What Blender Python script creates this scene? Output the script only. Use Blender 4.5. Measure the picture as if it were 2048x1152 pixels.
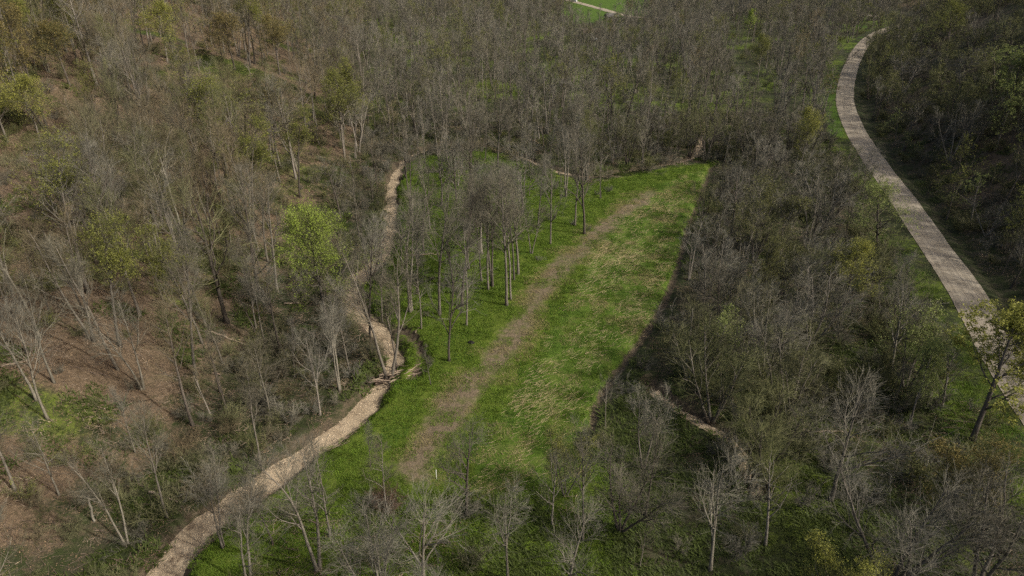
import bpy, math, random
import numpy as np

# ------------------------------------------------------------------ clearing
for o in list(bpy.data.objects):
    bpy.data.objects.remove(o)
SC = bpy.context.scene
COL = SC.collection
RNG = np.random.default_rng(11)
random.seed(5)
R = math.radians

# ------------------------------------------------------------------ camera
CAM_H, PITCH, HFOV = 48.0, 28.0, 73.74
cam = bpy.data.cameras.new("camera")
cam.sensor_width = 36.0
cam.angle = R(HFOV)
cam.clip_start, cam.clip_end = 0.5, 5000
cam_o = bpy.data.objects.new("camera", cam)
COL.objects.link(cam_o)
cam_o.location = (0, 0, CAM_H)
cam_o.rotation_euler = (R(90 - PITCH), 0, 0)
SC.camera = cam_o

# ------------------------------------------------------------------ sky and sun
SUN_EL, SUN_AZ = 39.0, 112.0          # azimuth clockwise from +Y
world = bpy.data.worlds.new("World")
SC.world = world
world.use_nodes = True
wn = world.node_tree.nodes
sky = wn.new("ShaderNodeTexSky")
sky.sky_type = 'NISHITA'
sky.sun_disc = False
sky.sun_elevation = R(SUN_EL)
sky.sun_rotation = R(SUN_AZ)
sky.air_density = 0.7
sky.dust_density = 5.0
sky.ozone_density = 0.3
wn["Background"].inputs[1].default_value = 0.15
thin = wn.new("ShaderNodeMix")          # thin high cloud takes the blue out of the sky
thin.data_type = 'RGBA'
thin.blend_type = 'MULTIPLY'
thin.inputs[0].default_value = 1.0
thin.inputs[7].default_value = (1.0, 0.97, 0.89, 1)
world.node_tree.links.new(sky.outputs[0], thin.inputs[6])
world.node_tree.links.new(thin.outputs[2], wn["Background"].inputs[0])

sun = bpy.data.lights.new("sun", 'SUN')
sun.energy = 3.2
sun.angle = R(1.4)
sun.color = (1.0, 0.95, 0.86)
sun_o = bpy.data.objects.new("sun", sun)
COL.objects.link(sun_o)
sun_o.rotation_euler = (R(90 - SUN_EL), 0, R(180 - SUN_AZ))
sun_o.location = (200, -80, 200)

SC.view_settings.view_transform = 'Standard'
SC.view_settings.look = 'None'
SC.view_settings.gamma = 1
SC.view_settings.exposure = 0.44
SC.view_settings.use_curve_mapping = False
SC.render.engine = 'CYCLES'
SC.cycles.max_bounces = 3
SC.cycles.diffuse_bounces = 2
SC.cycles.glossy_bounces = 1
SC.cycles.transmission_bounces = 2
SC.cycles.transparent_max_bounces = 4
SC.cycles.use_denoising = False
SC.cycles.use_adaptive_sampling = False
SC.cycles.sample_clamp_direct = 6
SC.cycles.sample_clamp_indirect = 2
SC.cycles.caustics_reflective = False
SC.cycles.caustics_refractive = False

# ------------------------------------------------------------------ pixel <-> world
F = 1024 / math.tan(R(HFOV / 2))
CP, SP = math.cos(R(PITCH)), math.sin(R(PITCH))


def ray(px, py):
    u, v = (px - 1024) / F, (py - 576) / F
    return np.array([u, CP - v * SP, -SP - v * CP])


def at(px, py, z=0.0):
    d = ray(px, py)
    t = (z - CAM_H) / d[2]
    return np.array([d[0] * t, d[1] * t])


def project(x, y, z):
    dz = np.asarray(z) - CAM_H
    depth = y * CP - dz * SP
    up = y * SP + dz * CP
    depth = np.maximum(depth, 0.01)
    return 1024 + F * x / depth, 576 - F * up / depth, depth


def on_ground(px, py):
    d = ray(px, py)
    t0, t1 = 20.0, 900.0
    for n_ in (160, 40, 40):
        t = np.linspace(t0, t1, n_)
        below = CAM_H + d[2] * t < height(d[0] * t, d[1] * t)
        k = max(1, int(np.argmax(below))) if below.any() else n_ - 1
        t0, t1 = t[k - 1], t[k]
    tt = (t0 + t1) / 2
    p = d * tt
    return np.array([p[0], p[1], float(height(np.array([p[0]]), np.array([p[1]]))[0])])


# ------------------------------------------------------------------ noise and curves
_LAT = np.random.default_rng(3).random((256, 256))


def vnoise(x, y, s=1.0, seed=0):
    x, y = np.asarray(x, float) / s + seed * 17.31, np.asarray(y, float) / s + seed * 9.77
    xi, yi = np.floor(x).astype(int), np.floor(y).astype(int)
    fx, fy = x - xi, y - yi
    fx, fy = fx * fx * (3 - 2 * fx), fy * fy * (3 - 2 * fy)
    g = lambda i, j: _LAT[(xi + i) & 255, (yi + j) & 255]
    return (g(0, 0) * (1 - fx) + g(1, 0) * fx) * (1 - fy) + (g(0, 1) * (1 - fx) + g(1, 1) * fx) * fy - 0.5


def fbm(x, y, s, seed=0, octs=3):
    a, r = 1.0, 0.0
    for k in range(octs):
        r = r + a * vnoise(x, y, s, seed + k)
        a *= 0.5
        s *= 0.5
    return r


def smooth(a, b, x):
    t = np.clip((x - a) / (b - a), 0, 1)
    return t * t * (3 - 2 * t)


def catmull(P, step=1.0):
    P = np.array(P, float)
    Q = np.vstack([2 * P[0] - P[1], P, 2 * P[-1] - P[-2]])
    out = []
    for i in range(1, len(Q) - 2):
        n = max(2, int(np.linalg.norm(Q[i + 1] - Q[i]) / step))
        t = np.linspace(0, 1, n, endpoint=False)[:, None]
        p0, p1, p2, p3 = Q[i - 1], Q[i], Q[i + 1], Q[i + 2]
        out.append(0.5 * ((2 * p1) + (-p0 + p2) * t + (2 * p0 - 5 * p1 + 4 * p2 - p3) * t ** 2 + (-p0 + 3 * p1 - 3 * p2 + p3) * t ** 3))
    out.append(P[-1:])
    return np.vstack(out)


def dist_poly(x, y, P, extra=None):
    """distance to a polyline, signed side (positive = right of travel) and an interpolated extra value"""
    x, y = np.asarray(x, float), np.asarray(y, float)
    shp = x.shape
    x, y = x.ravel(), y.ravel()
    best = np.full(x.shape, 1e9)
    side = np.zeros(x.shape)
    ex = np.zeros(x.shape)
    for i in range(len(P) - 1):
        ax, ay = P[i, 0], P[i, 1]
        bx, by = P[i + 1, 0] - ax, P[i + 1, 1] - ay
        L2 = bx * bx + by * by + 1e-9
        t = np.clip(((x - ax) * bx + (y - ay) * by) / L2, 0, 1)
        dx, dy = x - ax - t * bx, y - ay - t * by
        d = dx * dx + dy * dy
        m = d < best
        best = np.where(m, d, best)
        side = np.where(m, np.sign(bx * -dy + by * dx), side)
        if extra is not None:
            ex = np.where(m, extra[i] + t * (extra[i + 1] - extra[i]), ex)
    return np.sqrt(best).reshape(shp), side.reshape(shp), ex.reshape(shp)


def pix_curve(pts, z=0.0, step=2.0):
    return catmull([at(p[0], p[1], z) for p in pts], step)


STREAM_PX = [(270, 1230, 62), (330, 1150, 58), (410, 1055, 50), (520, 975, 38), (610, 912, 30), (680, 860, 27), (735, 810, 26), (768, 765, 24), (790, 722, 22),
             (762, 670, 24), (718, 628, 32), (695, 590, 36), (722, 552, 30), (765, 515, 22), (778, 470, 17), (783, 420, 13), (786, 370, 12), (808, 328, 13),
             (850, 303, 12), (930, 294, 9), (1010, 305, 9), (1062, 324, 9), (1120, 346, 9), (1180, 356, 10), (1240, 348, 10), (1310, 335, 6), (1385, 318, 6), (1402, 285, 6), (1412, 235, 6)]
STREAM = pix_curve(STREAM_PX, -0.9, 2.5)
_k = np.array([at(p[0], p[1], -0.9) for p in STREAM_PX])
_hw = np.array([0.48 * p[2] / (CP * (p[1] + 150) / CAM_H) for p in STREAM_PX])   # half width in metres
STREAM_W = np.array([_hw[np.argmin(((_k - q) ** 2).sum(1))] for q in STREAM])
STREAM_W = np.convolve(np.pad(STREAM_W, 4, mode='edge'), np.ones(9) / 9, 'valid')
BROOK = pix_curve([(1515, 990), (1490, 915), (1440, 868), (1375, 835), (1325, 795), (1300, 770)], -0.9, 2.5)
DITCH = pix_curve([(800, 650), (828, 672), (845, 700), (843, 728), (826, 755)], 0, 1.5)
BANK = pix_curve([(1425, 330), (1400, 400), (1375, 460), (1362, 510), (1340, 575), (1310, 635), (1260, 705), (1222, 755), (1195, 805), (1185, 860)], 0, 2.0)
TRACK = pix_curve([(1300, 385), (1240, 425), (1200, 465), (1130, 530), (1070, 600), (1035, 670), (975, 735), (925, 790), (880, 860), (820, 925)], 0, 2.0)
ROAD_PX = [(2200, 1010), (2100, 850), (2035, 760), (1985, 675), (1928, 575), (1868, 490), (1800, 390), (1745, 315), (1706, 250), (1690, 195), (1700, 140), (1722, 95), (1752, 68), (1800, 52), (1870, 44)]
ROAD = pix_curve(ROAD_PX, 0.3, 3.0)
DRIVES = [pix_curve([(1130, -2), (1165, 8), (1195, 16), (1225, 25), (1265, 33), (1300, 36)], 0, 3.0),
          pix_curve([(1358, -6), (1355, 12), (1345, 30)], 0, 3.0),
          pix_curve([(1330, -9), (1410, -1), (1480, 3), (1560, 8), (1640, 17), (1700, 25), (1760, 34)], 0, 3.0)]

FOOT = np.array([[-46, -300], [-44, 20], [-37, 45], [-33, 62], [-32, 85], [-36, 110], [-33, 140], [-36, 170], [-46, 220], [-66, 310], [-85, 420], [-95, 600], [-95, 1600]], float)


def foot_x(y):
    return np.interp(y, FOOT[:, 1], FOOT[:, 0])


ROAD_Y = np.argsort(ROAD[:, 1])
_ry, _rx = ROAD[ROAD_Y, 1], ROAD[ROAD_Y, 0]


def height(x, y):
    x, y = np.asarray(x, float), np.asarray(y, float)
    z = 0.5 * fbm(x, y, 22, 1) + 0.16 * fbm(x, y, 4, 5)
    # leaf-covered slope on the west side
    t = foot_x(y) - x + 5 * vnoise(x, y, 40, 8)
    tt = np.sqrt(np.maximum(t, 0) ** 2 + 9.0) - 3.0
    hill = 0.40 * tt
    hill = 62 * np.tanh(hill / 62)
    spur = fbm(x * 0.55 + y * 0.35, y * 0.8 - x * 0.3, 34, 20, 3)
    z = z + hill + spur * 7.0 * smooth(4, 45, t)
    # shaded slope on the east side of the road
    xr = np.interp(y, _ry, _rx)
    slope = np.gradient(_rx, _ry)
    cs = 1 / np.sqrt(1 + np.interp(y, _ry, slope) ** 2)
    t2 = (x - xr) * np.clip(cs, 0.35, 1) - 6.0
    tt2 = np.sqrt(np.maximum(t2, 0) ** 2 + 4.0) - 2.0
    hill2 = 50 * np.tanh(0.68 * tt2 / 50)
    z = z + hill2 + fbm(x, y, 30, 40, 3) * 5.0 * smooth(4, 40, t2)
    # the road bench
    near = (np.abs(x - xr) < 40) & (y < 460)
    if near.any():
        d, s, _ = dist_poly(x[near], y[near], ROAD)
        k = 1 - smooth(3.6, 7.5, d)
        zn = z[near]
        dug = np.where(s > 0, -0.45 * (1 - smooth(0.0, 1.6, np.abs(d - 5.0))), 0)   # roadside ditch
        z[near] = zn * (1 - k) + k * 0.18 + dug
    # streams
    m = (x > -75) & (x < 175) & (y > 10) & (y < 420)
    if m.any():
        xm, ym = x[m], y[m]
        d, s, w = dist_poly(xm, ym, STREAM, STREAM_W)
        dn = d + 0.9 * fbm(xm, ym, 3.0, 60, 2)
        k = 1 - smooth(w - 0.1, w + 1.7, dn)
        zm = z[m]
        zm = zm * (1 - k) + k * -1.25
        d, s, _ = dist_poly(xm, ym, BROOK)
        dn = d + 0.9 * fbm(xm, ym, 3.0, 61, 2)
        k = 1 - smooth(0.25, 1.5, dn)
        zm = zm * (1 - k) + k * -1.2
        d, s, _ = dist_poly(xm, ym, DITCH)
        zm = zm - 1.0 * (1 - smooth(0.2, 1.0, d + 0.4 * vnoise(xm, ym, 1.3, 3)))
        d, s, _ = dist_poly(xm, ym, BANK)
        zm = zm - 0.6 * (1 - smooth(0.2, 1.2, d + 0.6 * fbm(xm, ym, 2, 66, 2)))
        z[m] = zm
    return z


# ------------------------------------------------------------------ materials
def mat(name, rough=0.9):
    m = bpy.data.materials.new(name)
    m.use_nodes = True
    b = m.node_tree.nodes["Principled BSDF"]
    b.inputs["Roughness"].default_value = rough
    b.inputs["Specular IOR Level"].default_value = 0.15
    return m, m.node_tree, b


def N(nt, t, **kw):
    n = nt.nodes.new(t)
    for k, v in kw.items():
        setattr(n, k, v)
    return n


def ramp(nt, fac, stops):
    n = nt.nodes.new("ShaderNodeValToRGB")
    e = n.color_ramp.elements
    while len(e) < len(stops):
        e.new(0.5)
    for q, (p, c) in zip(e, stops):
        q.position = p
        q.color = (*c, 1) if len(c) == 3 else c
    nt.links.new(fac, n.inputs[0])
    return n.outputs[0]


def noise(nt, vec, scale, detail=3, rough=0.6, dist=0.0):
    n = nt.nodes.new("ShaderNodeTexNoise")
    n.inputs["Scale"].default_value = scale
    n.inputs["Detail"].default_value = detail
    n.inputs["Roughness"].default_value = rough
    n.inputs["Distortion"].default_value = dist
    nt.links.new(vec, n.inputs["Vector"])
    return n.outputs["Fac"]


def mixc(nt, fac, a, b, blend='MIX'):
    n = nt.nodes.new("ShaderNodeMix")
    n.data_type = 'RGBA'
    n.blend_type = blend
    for s, v in ((n.inputs[0], fac), (n.inputs[6], a), (n.inputs[7], b)):
        if isinstance(v, (int, float)):
            s.default_value = v
        elif isinstance(v, tuple):
            s.default_value = (*v, 1)
        else:
            nt.links.new(v, s)
    return n.outputs[2]


def math_n(nt, op, a, b=None, clamp=False):
    n = nt.nodes.new("ShaderNodeMath")
    n.operation = op
    n.use_clamp = clamp
    for s, v in zip(n.inputs, (a, b)):
        if v is None:
            continue
        if isinstance(v, (int, float)):
            s.default_value = v
        else:
            nt.links.new(v, s)
    return n.outputs[0]


def bump(nt, b, h, strength, dist):
    n = nt.nodes.new("ShaderNodeBump")
    n.inputs["Strength"].default_value = strength
    n.inputs["Distance"].default_value = dist
    nt.links.new(h, n.inputs["Height"])
    nt.links.new(n.outputs[0], b.inputs["Normal"])


def ground_material():
    m, nt, b = mat("ground_cover", 0.95)
    pos = N(nt, "ShaderNodeNewGeometry").outputs["Position"]
    za = N(nt, "ShaderNodeAttribute", attribute_name="zone")
    zb = N(nt, "ShaderNodeAttribute", attribute_name="zone_more")
    s1 = N(nt, "ShaderNodeSeparateColor")
    s2 = N(nt, "ShaderNodeSeparateColor")
    nt.links.new(za.outputs["Color"], s1.inputs[0])
    nt.links.new(zb.outputs["Color"], s2.inputs[0])
    grass, dirt, litter = s1.outputs
    plot, soil, lawn = s2.outputs
    n_big, n_mid, n_fine, n_tiny = noise(nt, pos, 0.09, 4), noise(nt, pos, 0.45, 4, 0.65), noise(nt, pos, 1.7, 5, 0.78), noise(nt, pos, 6, 3, 0.8)
    jag = math_n(nt, 'MULTIPLY', math_n(nt, 'SUBTRACT', math_n(nt, 'ADD', math_n(nt, 'MULTIPLY', n_fine, 0.6), math_n(nt, 'MULTIPLY', n_mid, 0.6)), 0.6), 2.2)

    def mask(w, gain=3.0, off=0.5):
        return math_n(nt, 'ADD', math_n(nt, 'MULTIPLY', math_n(nt, 'SUBTRACT', math_n(nt, 'ADD', w, math_n(nt, 'MULTIPLY', jag, 0.85)), off), gain), 0.5, True)
    floor = ramp(nt, n_mid, [(0.25, (0.030, 0.028, 0.016)), (0.45, (0.032, 0.042, 0.014)), (0.6, (0.055, 0.050, 0.030)), (0.8, (0.040, 0.062, 0.013))])
    lit = ramp(nt, n_fine, [(0.25, (0.050, 0.037, 0.023)), (0.45, (0.098, 0.071, 0.045)), (0.6, (0.138, 0.101, 0.066)), (0.78, (0.185, 0.145, 0.100))])
    lit = mixc(nt, math_n(nt, 'MULTIPLY', math_n(nt, 'SUBTRACT', n_tiny, 0.55, True), 3.0, True), lit, (0.19, 0.15, 0.10))
    gr = ramp(nt, n_fine, [(0.25, (0.036, 0.058, 0.008)), (0.45, (0.066, 0.104, 0.013)), (0.6, (0.100, 0.138, 0.020)), (0.78, (0.16, 0.17, 0.050))])
    gr = mixc(nt, math_n(nt, 'MULTIPLY', n_big, 0.55), gr, (0.100, 0.130, 0.014))
    dr = ramp(nt, n_fine, [(0.25, (0.085, 0.066, 0.043)), (0.5, (0.145, 0.112, 0.075)), (0.75, (0.205, 0.165, 0.112))])
    pl = ramp(nt, n_mid, [(0.3, (0.052, 0.098, 0.010)), (0.5, (0.078, 0.124, 0.016)), (0.64, (0.112, 0.134, 0.032)), (0.8, (0.18, 0.160, 0.075))])
    so = ramp(nt, n_fine, [(0.25, (0.040, 0.031, 0.023)), (0.6, (0.100, 0.079, 0.052)), (0.85, (0.165, 0.135, 0.095))])
    la = ramp(nt, n_mid, [(0.3, (0.045, 0.088, 0.010)), (0.7, (0.072, 0.122, 0.014))])
    c = mixc(nt, mask(litter, 3.0), floor, lit)
    c = mixc(nt, mask(grass, 3.0), c, gr)
    c = mixc(nt, mask(plot, 3.0), c, pl)
    c = mixc(nt, math_n(nt, 'MULTIPLY', mask(dirt, 1.8), 0.97), c, dr)
    c = mixc(nt, mask(soil, 3.0), c, so)
    c = mixc(nt, mask(lawn, 4.0), c, la)
    c = mixc(nt, 0.55, c, ramp(nt, n_tiny, [(0.3, (0.45, 0.45, 0.45)), (0.7, (1.0, 1.0, 1.0))]), 'MULTIPLY')
    nt.links.new(c, b.inputs["Base Color"])
    bump(nt, b, math_n(nt, 'ADD', n_fine, math_n(nt, 'MULTIPLY', n_tiny, 0.5)), 0.8, 0.25)
    return m


def gravel_material(name, stops, big, stripes):
    m, nt, b = mat(name, 0.95)
    pos = N(nt, "ShaderNodeNewGeometry").outputs["Position"]
    n1, n2 = noise(nt, pos, 0.5, 4, 0.6), noise(nt, pos, 5, 4, 0.8)
    v = N(nt, "ShaderNodeTexVoronoi")
    v.inputs["Scale"].default_value = big
    nt.links.new(pos, v.inputs["Vector"])
    f = math_n(nt, 'ADD', math_n(nt, 'MULTIPLY', n1, 0.80 if stripes else 0.55), math_n(nt, 'MULTIPLY', n2, 0.20 if stripes else 0.45))
    c = ramp(nt, f, stops)
    vc = N(nt, "ShaderNodeSeparateColor")
    nt.links.new(v.outputs["Color"], vc.inputs[0])
    c = mixc(nt, 0.32, c, ramp(nt, vc.outputs[0], [(0.0, (0.5, 0.48, 0.46)), (0.5, (0.9, 0.88, 0.85)), (1.0, (1.25, 1.2, 1.12))]), 'MULTIPLY')
    if stripes:
        uv = N(nt, "ShaderNodeUVMap", uv_map="UVMap").outputs[0]
        mp = N(nt, "ShaderNodeMapping")
        mp.inputs["Scale"].default_value = (1.2, 0.02, 1)
        nt.links.new(uv, mp.inputs[0])
        st = noise(nt, mp.outputs[0], 1.6, 3, 0.7)
        c = mixc(nt, 0.75, c, ramp(nt, st, [(0.32, (0.62, 0.60, 0.58)), (0.5, (0.9, 0.89, 0.87)), (0.68, (1.22, 1.2, 1.17))]), 'MULTIPLY')
    else:
        lf = math_n(nt, 'MULTIPLY', math_n(nt, 'SUBTRACT', noise(nt, pos, 0.8, 5, 0.75, 0.6), 0.52, True), 7.0, True)
        c = mixc(nt, lf, c, (0.11, 0.08, 0.053))
        wet = math_n(nt, 'MULTIPLY', math_n(nt, 'SUBTRACT', noise(nt, pos, 0.28, 4, 0.7, 0.8), 0.54, True), 5.0, True)
        c = mixc(nt, math_n(nt, 'MULTIPLY', wet, 0.6), c, (0.13, 0.105, 0.075))
    nt.links.new(c, b.inputs["Base Color"])
    bump(nt, b, math_n(nt, 'ADD', v.outputs["Distance"], n2), 0.12 if stripes else 0.6, 0.04 if stripes else 0.10)
    return m


def bark_material(name, stops, var=0.35):
    m, nt, b = mat(name, 0.9)
    pos = N(nt, "ShaderNodeTexCoord").outputs["Object"]
    mp = N(nt, "ShaderNodeMapping")
    mp.inputs["Scale"].default_value = (3, 3, 0.7)
    nt.links.new(pos, mp.inputs[0])
    f = noise(nt, mp.outputs[0], 2.0, 4, 0.7)
    c = ramp(nt, f, stops)
    rnd = N(nt, "ShaderNodeObjectInfo").outputs["Random"]
    c = mixc(nt, 1.0, c, ramp(nt, rnd, [(0.0, (1 - var, 1 - var, 1 - var)), (0.5, (1, 0.99, 0.97)), (1.0, (1 + var, 1 + var, 1 + var * 1.05))]), 'MULTIPLY')
    nt.links.new(c, b.inputs["Base Color"])
    bump(nt, b, f, 0.6, 0.05)
    return m


def twig_material(name, stops):
    m, nt, b = mat(name, 0.85)
    rnd = N(nt, "ShaderNodeObjectInfo").outputs["Random"]
    c = ramp(nt, rnd, stops)
    pos = N(nt, "ShaderNodeNewGeometry").outputs["Position"]
    c = mixc(nt, 0.6, c, ramp(nt, noise(nt, pos, 0.5, 2), [(0.3, (0.6, 0.6, 0.6)), (0.7, (1.25, 1.25, 1.25))]), 'MULTIPLY')
    nt.links.new(c, b.inputs["Base Color"])
    return m


def leaf_material(name, col, var=0.35):
    m, nt, b = mat(name, 0.6)
    pos = N(nt, "ShaderNodeNewGeometry").outputs["Position"]
    f = noise(nt, pos, 1.2, 3, 0.7)
    lo, hi = tuple(c * (1 - var) for c in col), tuple(c * (1 + var) for c in col)
    c = ramp(nt, f, [(0.3, lo), (0.7, hi)])
    nt.links.new(c, b.inputs["Base Color"])
    tr = N(nt, "ShaderNodeBsdfTranslucent")
    nt.links.new(c, tr.inputs[0])
    mx = N(nt, "ShaderNodeMixShader")
    mx.inputs[0].default_value = 0.35
    nt.links.new(b.outputs[0], mx.inputs[1])
    nt.links.new(tr.outputs[0], mx.inputs[2])
    nt.links.new(mx.outputs[0], nt.nodes["Material Output"].inputs[0])
    return m


def plain(name, col, rough=0.7, var=0.25, scale=3.0):
    m, nt, b = mat(name, rough)
    pos = N(nt, "ShaderNodeTexCoord").outputs["Object"]
    c = ramp(nt, noise(nt, pos, scale, 4), [(0.3, tuple(x * (1 - var) for x in col)), (0.7, tuple(x * (1 + var) for x in col))])
    nt.links.new(c, b.inputs["Base Color"])
    return m


M = {}
M['ground'] = ground_material()
M['bed'] = gravel_material("stream_gravel", [(0.3, (0.19, 0.148, 0.098)), (0.5, (0.31, 0.25, 0.172)), (0.7, (0.41, 0.335, 0.24))], 10.0, False)
M['road'] = gravel_material("road_gravel", [(0.3, (0.21, 0.182, 0.138)), (0.5, (0.27, 0.238, 0.187)), (0.7, (0.325, 0.29, 0.235))], 30.0, True)
M['grey'] = bark_material("grey_bark", [(0.3, (0.075, 0.066, 0.054)), (0.55, (0.15, 0.135, 0.112)), (0.8, (0.235, 0.215, 0.185))])
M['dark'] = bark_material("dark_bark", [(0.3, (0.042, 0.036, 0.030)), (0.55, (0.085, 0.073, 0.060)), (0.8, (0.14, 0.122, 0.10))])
M['pale'] = bark_material("pale_bark", [(0.3, (0.10, 0.090, 0.070)), (0.55, (0.165, 0.152, 0.122)), (0.8, (0.235, 0.22, 0.185))], 0.2)
M['twig'] = twig_material("twigs", [(0.0, (0.104, 0.098, 0.072)), (0.25, (0.128, 0.121, 0.095)), (0.5, (0.096, 0.087, 0.060)), (0.75, (0.116, 0.111, 0.090)), (1.0, (0.146, 0.139, 0.112))])
M['twig_warm'] = twig_material("warm_twigs", [(0.0, (0.120, 0.095, 0.055)), (0.35, (0.106, 0.096, 0.058)), (0.7, (0.126, 0.104, 0.066)), (1.0, (0.110, 0.104, 0.050))])
M['twig_olive'] = twig_material("olive_twigs", [(0.0, (0.092, 0.098, 0.042)), (0.4, (0.106, 0.106, 0.054)), (0.7, (0.084, 0.090, 0.034)), (1.0, (0.115, 0.110, 0.066))])
M['twig_pale'] = twig_material("pale_twigs", [(0.0, (0.125, 0.119, 0.092)), (1.0, (0.165, 0.157, 0.125))])
M['leaf_bright'] = leaf_material("bright_green_leaf", (0.21, 0.275, 0.048))
M['leaf_yellow'] = leaf_material("yellow_green_leaf", (0.235, 0.24, 0.052))
M['leaf_olive'] = leaf_material("olive_bud", (0.155, 0.165, 0.040))
M['leaf_orange'] = leaf_material("orange_bud", (0.165, 0.135, 0.048))
M['leaf_pale'] = leaf_material("pale_green_leaf", (0.20, 0.235, 0.075))
M['leaf_dim'] = leaf_material("dull_green_leaf", (0.115, 0.118, 0.042))
M['grass'] = leaf_material("grass_blade", (0.100, 0.160, 0.017), 0.45)
M['straw'] = plain("straw", (0.32, 0.255, 0.15), 0.9, 0.35, 0.8)
M['stone'] = plain("pebble_stone", (0.34, 0.28, 0.20), 0.9, 0.4, 1.0)


# ------------------------------------------------------------------ mesh helpers
def tri_mesh(name, V, T, mats, mi=None, shade=True):
    me = bpy.data.meshes.new(name)
    V = np.ascontiguousarray(V, np.float32)
    T = np.ascontiguousarray(T, np.int32)
    me.vertices.add(len(V))
    me.vertices.foreach_set("co", V.ravel())
    me.loops.add(T.size)
    me.loops.foreach_set("vertex_index", T.ravel())
    me.polygons.add(len(T))
    me.polygons.foreach_set("loop_start", np.arange(0, T.size, 3, dtype=np.int32))
    if mi is not None:
        me.polygons.foreach_set("material_index", np.ascontiguousarray(mi, np.int32))
    me.polygons.foreach_set("use_smooth", np.full(len(T), shade, bool))
    for m in mats:
        me.materials.append(m)
    me.update(calc_edges=True)
    return me


def add(name, me, parent=None, loc=None, label=None, cat=None, group=None, kind=None):
    o = bpy.data.objects.new(name, me)
    COL.objects.link(o)
    if parent is not None:
        o.parent = parent
    if loc is not None:
        o.location = loc
    tag(o, label, cat, group, kind)
    return o


def tag(o, label=None, cat=None, group=None, kind=None):
    for k, v in (("label", label), ("category", cat), ("group", group), ("kind", kind)):
        if v:
            o[k] = v
    return o


def join(parts):
    """[(V, T, material index)] -> arrays"""
    vs, ts, ms, n = [], [], [], 0
    for V, T, k in parts:
        vs.append(V)
        ts.append(T + n)
        ms.append(np.full(len(T), k))
        n += len(V)
    return np.vstack(vs), np.vstack(ts), np.concatenate(ms)


def unit(v):
    return v / np.maximum(np.linalg.norm(v, axis=-1, keepdims=True), 1e-9)


def tube(P, r, s, close=True):
    """P (n,m,3) polylines, r (n,m) radii, s sides -> V, T"""
    n, m = P.shape[:2]
    T_ = np.empty_like(P)
    T_[:, 1:-1] = P[:, 2:] - P[:, :-2]
    T_[:, 0] = P[:, 1] - P[:, 0]
    T_[:, -1] = P[:, -1] - P[:, -2]
    T_ = unit(T_)
    ref = np.where(np.abs(T_[:, :1, 2:3]) > 0.8, np.array([1.0, 0.1, 0]), np.array([0, 0.1, 1.0]))
    A = unit(np.cross(T_, ref))
    B = np.cross(T_, A)
    a = np.arange(s) * 2 * math.pi / s
    V = P[:, :, None] + r[:, :, None, None] * (A[:, :, None] * np.cos(a)[:, None] + B[:, :, None] * np.sin(a)[:, None])
    idx = np.arange(n * m * s).reshape(n, m, s)
    i0, i1 = idx[:, :-1], idx[:, 1:]
    j0, j1 = np.roll(i0, -1, 2), np.roll(i1, -1, 2)
    T = np.concatenate([np.stack([i0, j0, j1], -1).reshape(-1, 3), np.stack([i0, j1, i1], -1).reshape(-1, 3)])
    V = V.reshape(-1, 3)
    if close:
        caps = []
        for e, rev in ((idx[:, 0], True), (idx[:, -1], False)):
            for k in range(1, s - 1):
                t = np.stack([e[:, 0], e[:, k], e[:, k + 1]], -1)
                caps.append(t[:, ::-1] if rev else t)
        T = np.concatenate([T] + caps)
    return V, T


def spikes(P, D, L, r, rng, bend=0.25):
    """pointed three-sided twigs"""
    n = len(P)
    D = unit(D)
    ref = np.where(np.abs(D[:, 2:3]) > 0.8, np.array([1.0, 0.1, 0]), np.array([0, 0.1, 1.0]))
    A = unit(np.cross(D, ref))
    B = np.cross(D, A)
    V = np.empty((n, 4, 3))
    for k in range(3):
        a = k * 2 * math.pi / 3
        V[:, k] = P + r[:, None] * (A * math.cos(a) + B * math.sin(a))
    V[:, 3] = P + D * L[:, None] + rng.normal(0, bend * 0.3, (n, 3)) * L[:, None]
    i = np.arange(n)[:, None] * 4
    T = np.concatenate([i + np.array([0, 1, 3]), i + np.array([1, 2, 3]), i + np.array([2, 0, 3])])
    return V.reshape(-1, 3), T


def grow(P, D, L, m, wander, up, rng):
    n = len(P)
    out = np.empty((n, m, 3))
    out[:, 0] = P
    D = unit(D)
    st = (L / (m - 1))[:, None]
    for k in range(1, m):
        D = unit(D + rng.normal(0, wander, (n, 3)) + np.array([0, 0, up]))
        out[:, k] = out[:, k - 1] + D * st
    return out


def sprout(P, rad, n_per, t0, t1, ang, rng):
    """child origins along parents P (n,m,3)"""
    n, m = P.shape[:2]
    t = t0 + (t1 - t0) * (np.arange(n_per)[None] + rng.random((n, n_per))) / n_per
    f = t * (m - 1)
    i = np.minimum(f.astype(int), m - 2)
    a = (f - i)[..., None]
    row = np.arange(n)[:, None]
    p = P[row, i] * (1 - a) + P[row, i + 1] * a
    tan = unit(P[row, i + 1] - P[row, i])
    r = rad[row, i] * (1 - a[..., 0]) + rad[row, i + 1] * a[..., 0]
    rv = rng.normal(0, 1, tan.shape)
    side = unit(rv - (rv * tan).sum(-1, keepdims=True) * tan)
    an = np.radians(rng.uniform(ang[0], ang[1], t.shape))[..., None]
    d = tan * np.cos(an) + side * np.sin(an)
    return p.reshape(-1, 3), d.reshape(-1, 3), r.ravel(), t.ravel()


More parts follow.
